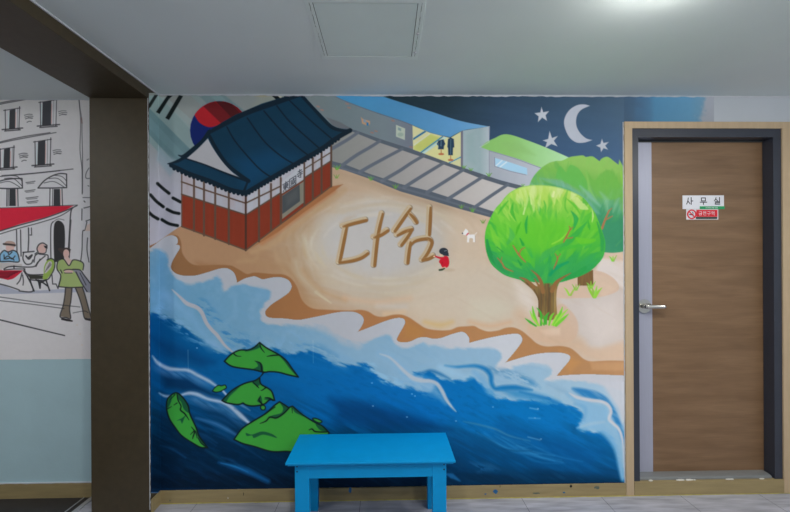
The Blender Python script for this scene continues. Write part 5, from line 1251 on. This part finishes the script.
cv.poly(sp([(57.4,262),(59,259.6),(64,259.4,1),(69,265.6,1),(73,260,1),(80,261),(83.4,264),(83,270),(81,270.6),(81.6,280),(83,287,1),(70,287.4),(58.6,286.4,1),(60.6,276),(60.4,272),(57,270)]), (128,144,94), .4, id=i_green)
cv.poly([(64,259.6),(68.6,265.6),(72.4,260),(68,258.6)], (186,164,160), .4)
ln([(58.6,286.4),(60.8,276),(57,269),(57.6,262),(60,259.6),(64,259.4),(69,265.6),(73,260),(80,261),(83.6,264),(83,270)], .9); ln([(58.6,286.6),(70,287.6),(83,287)], .9); ln([(60.6,270),(62,273)], .8)
cv.poly(sp([(64,270.6),(68,269.6),(73,271),(72,273),(66,273)]), (186,160,156), .4); ln([(64,270.4),(68,269.4),(76,270)], .8); ln([(64.6,273),(72,273)], .6)
cv.poly(sp([(73,269.6),(80,270),(84,275),(90,282),(93,290,1),(93,292,1),(87,292),(82,283),(77,275)]), (110,112,124), .4, id=i_green)
ln([(73,269.4),(80,270),(84,275),(90,283)], .9); ln([(76,272),(81,282),(87,291.6)], .9); ln([(80,273),(86,285)], .6)
# ground lines
for l in ([(-30,292),(0,297),(10,298.4),(40,302.6),(80,307)], [(-30,296),(0,300.6),(30,304),(64,308.6)], [(-30,313),(0,319.6),(30,327),(64.6,335.4)], [(73,313),(84,311),(88,312.6)]): ln(l, .6, .7)
ln([(-30,313),(0,320),(30,327.4),(64.6,335.6)], .8, .8)
for (x, y) in ((77,325),(80,334),(82,345)): cv.ell(x, y, 1, .8, (160,150,140), .6, .5)

def place_left(X, Y):
    d = rays(X, Y); t = (YL - 0.0012) / d[..., 1]
    return np.stack([d[..., 0] * t, np.full(X.shape, YL - 0.0012), CAMH + d[..., 2] * t], -1)
ZD = at_y(45, 359.5, YL).z
P_ = place_left(cv.X, cv.Y); keep = (P_[..., 2] > ZD) & (P_[..., 2] < ZC - 0.001) & (P_[..., 0] < PXL + 0.018)
sketch = thing('cafe_wall_drawing', 'black line drawing of a street cafe with a red awning, left of the dark column', 'wall drawing', (at_y(45, 300, YL).x, YL, 0))
canvas_mesh(cv, keep, place_left, ID, sketch, lambda X, Y: EL(X, Y))
bx('wall_left_bay_dado', M['dado'], (XL, PXL + 0.018, YL - 0.002, YL, zl, ZD), kind='structure')

# paint drips and chips on the skirting
rnd = random.Random(8)
def spot(px, py, rx, rz, m, seed):
    p = at_y(px, py, D - 0.0125); bm = bmesh.new(); r = random.Random(seed); n = 18
    top = [bm.verts.new((p.x + rx * math.cos(k / n * 6.283) * r.uniform(.6, 1.2), D - 0.0126, p.z + rz * math.sin(k / n * 6.283) * r.uniform(.6, 1.2))) for k in range(n)]
    bm.faces.new(top)
    ret = bmesh.ops.extrude_face_region(bm, geom=list(bm.faces)); 
    for v in ret['geom']:
        if isinstance(v, bmesh.types.BMVert): v.co.y -= 0.0004
    return bm
spots = bpy.data.objects['baseboard_back']
for k, (x, y, rx, rz, m) in enumerate(((495.5,491.5,.015,.014,'bluespot'),(485.5,494,.008,.005,'bluespot'),(564,492.5,.008,.006,'bluespot'),(597,487.5,.02,.010,'greyspot'),(536.5,493.2,.024,.006,'greyspot'),(350,490,.01,.02,'bluespot'),(571,484.6+1.6,.008,.010,'gap'),(243.5,494,.002,.012,'gap'),(170,500.5,.004,.006,'greyspot'),(228,498,.003,.006,'plaster'),(500,486.4,.002,.01,'gap'))):
    o = obj('paint_spot', spot(x, y, rx, rz, M[m], k), M[m], spots); o.matrix_parent_inverse = Matrix()

sc = bpy.context.scene
sc.view_settings.view_transform = 'Standard'; sc.view_settings.look = 'None'; sc.view_settings.gamma = 1
sc.view_settings.exposure = EXPO; sc.view_settings.use_curve_mapping = False
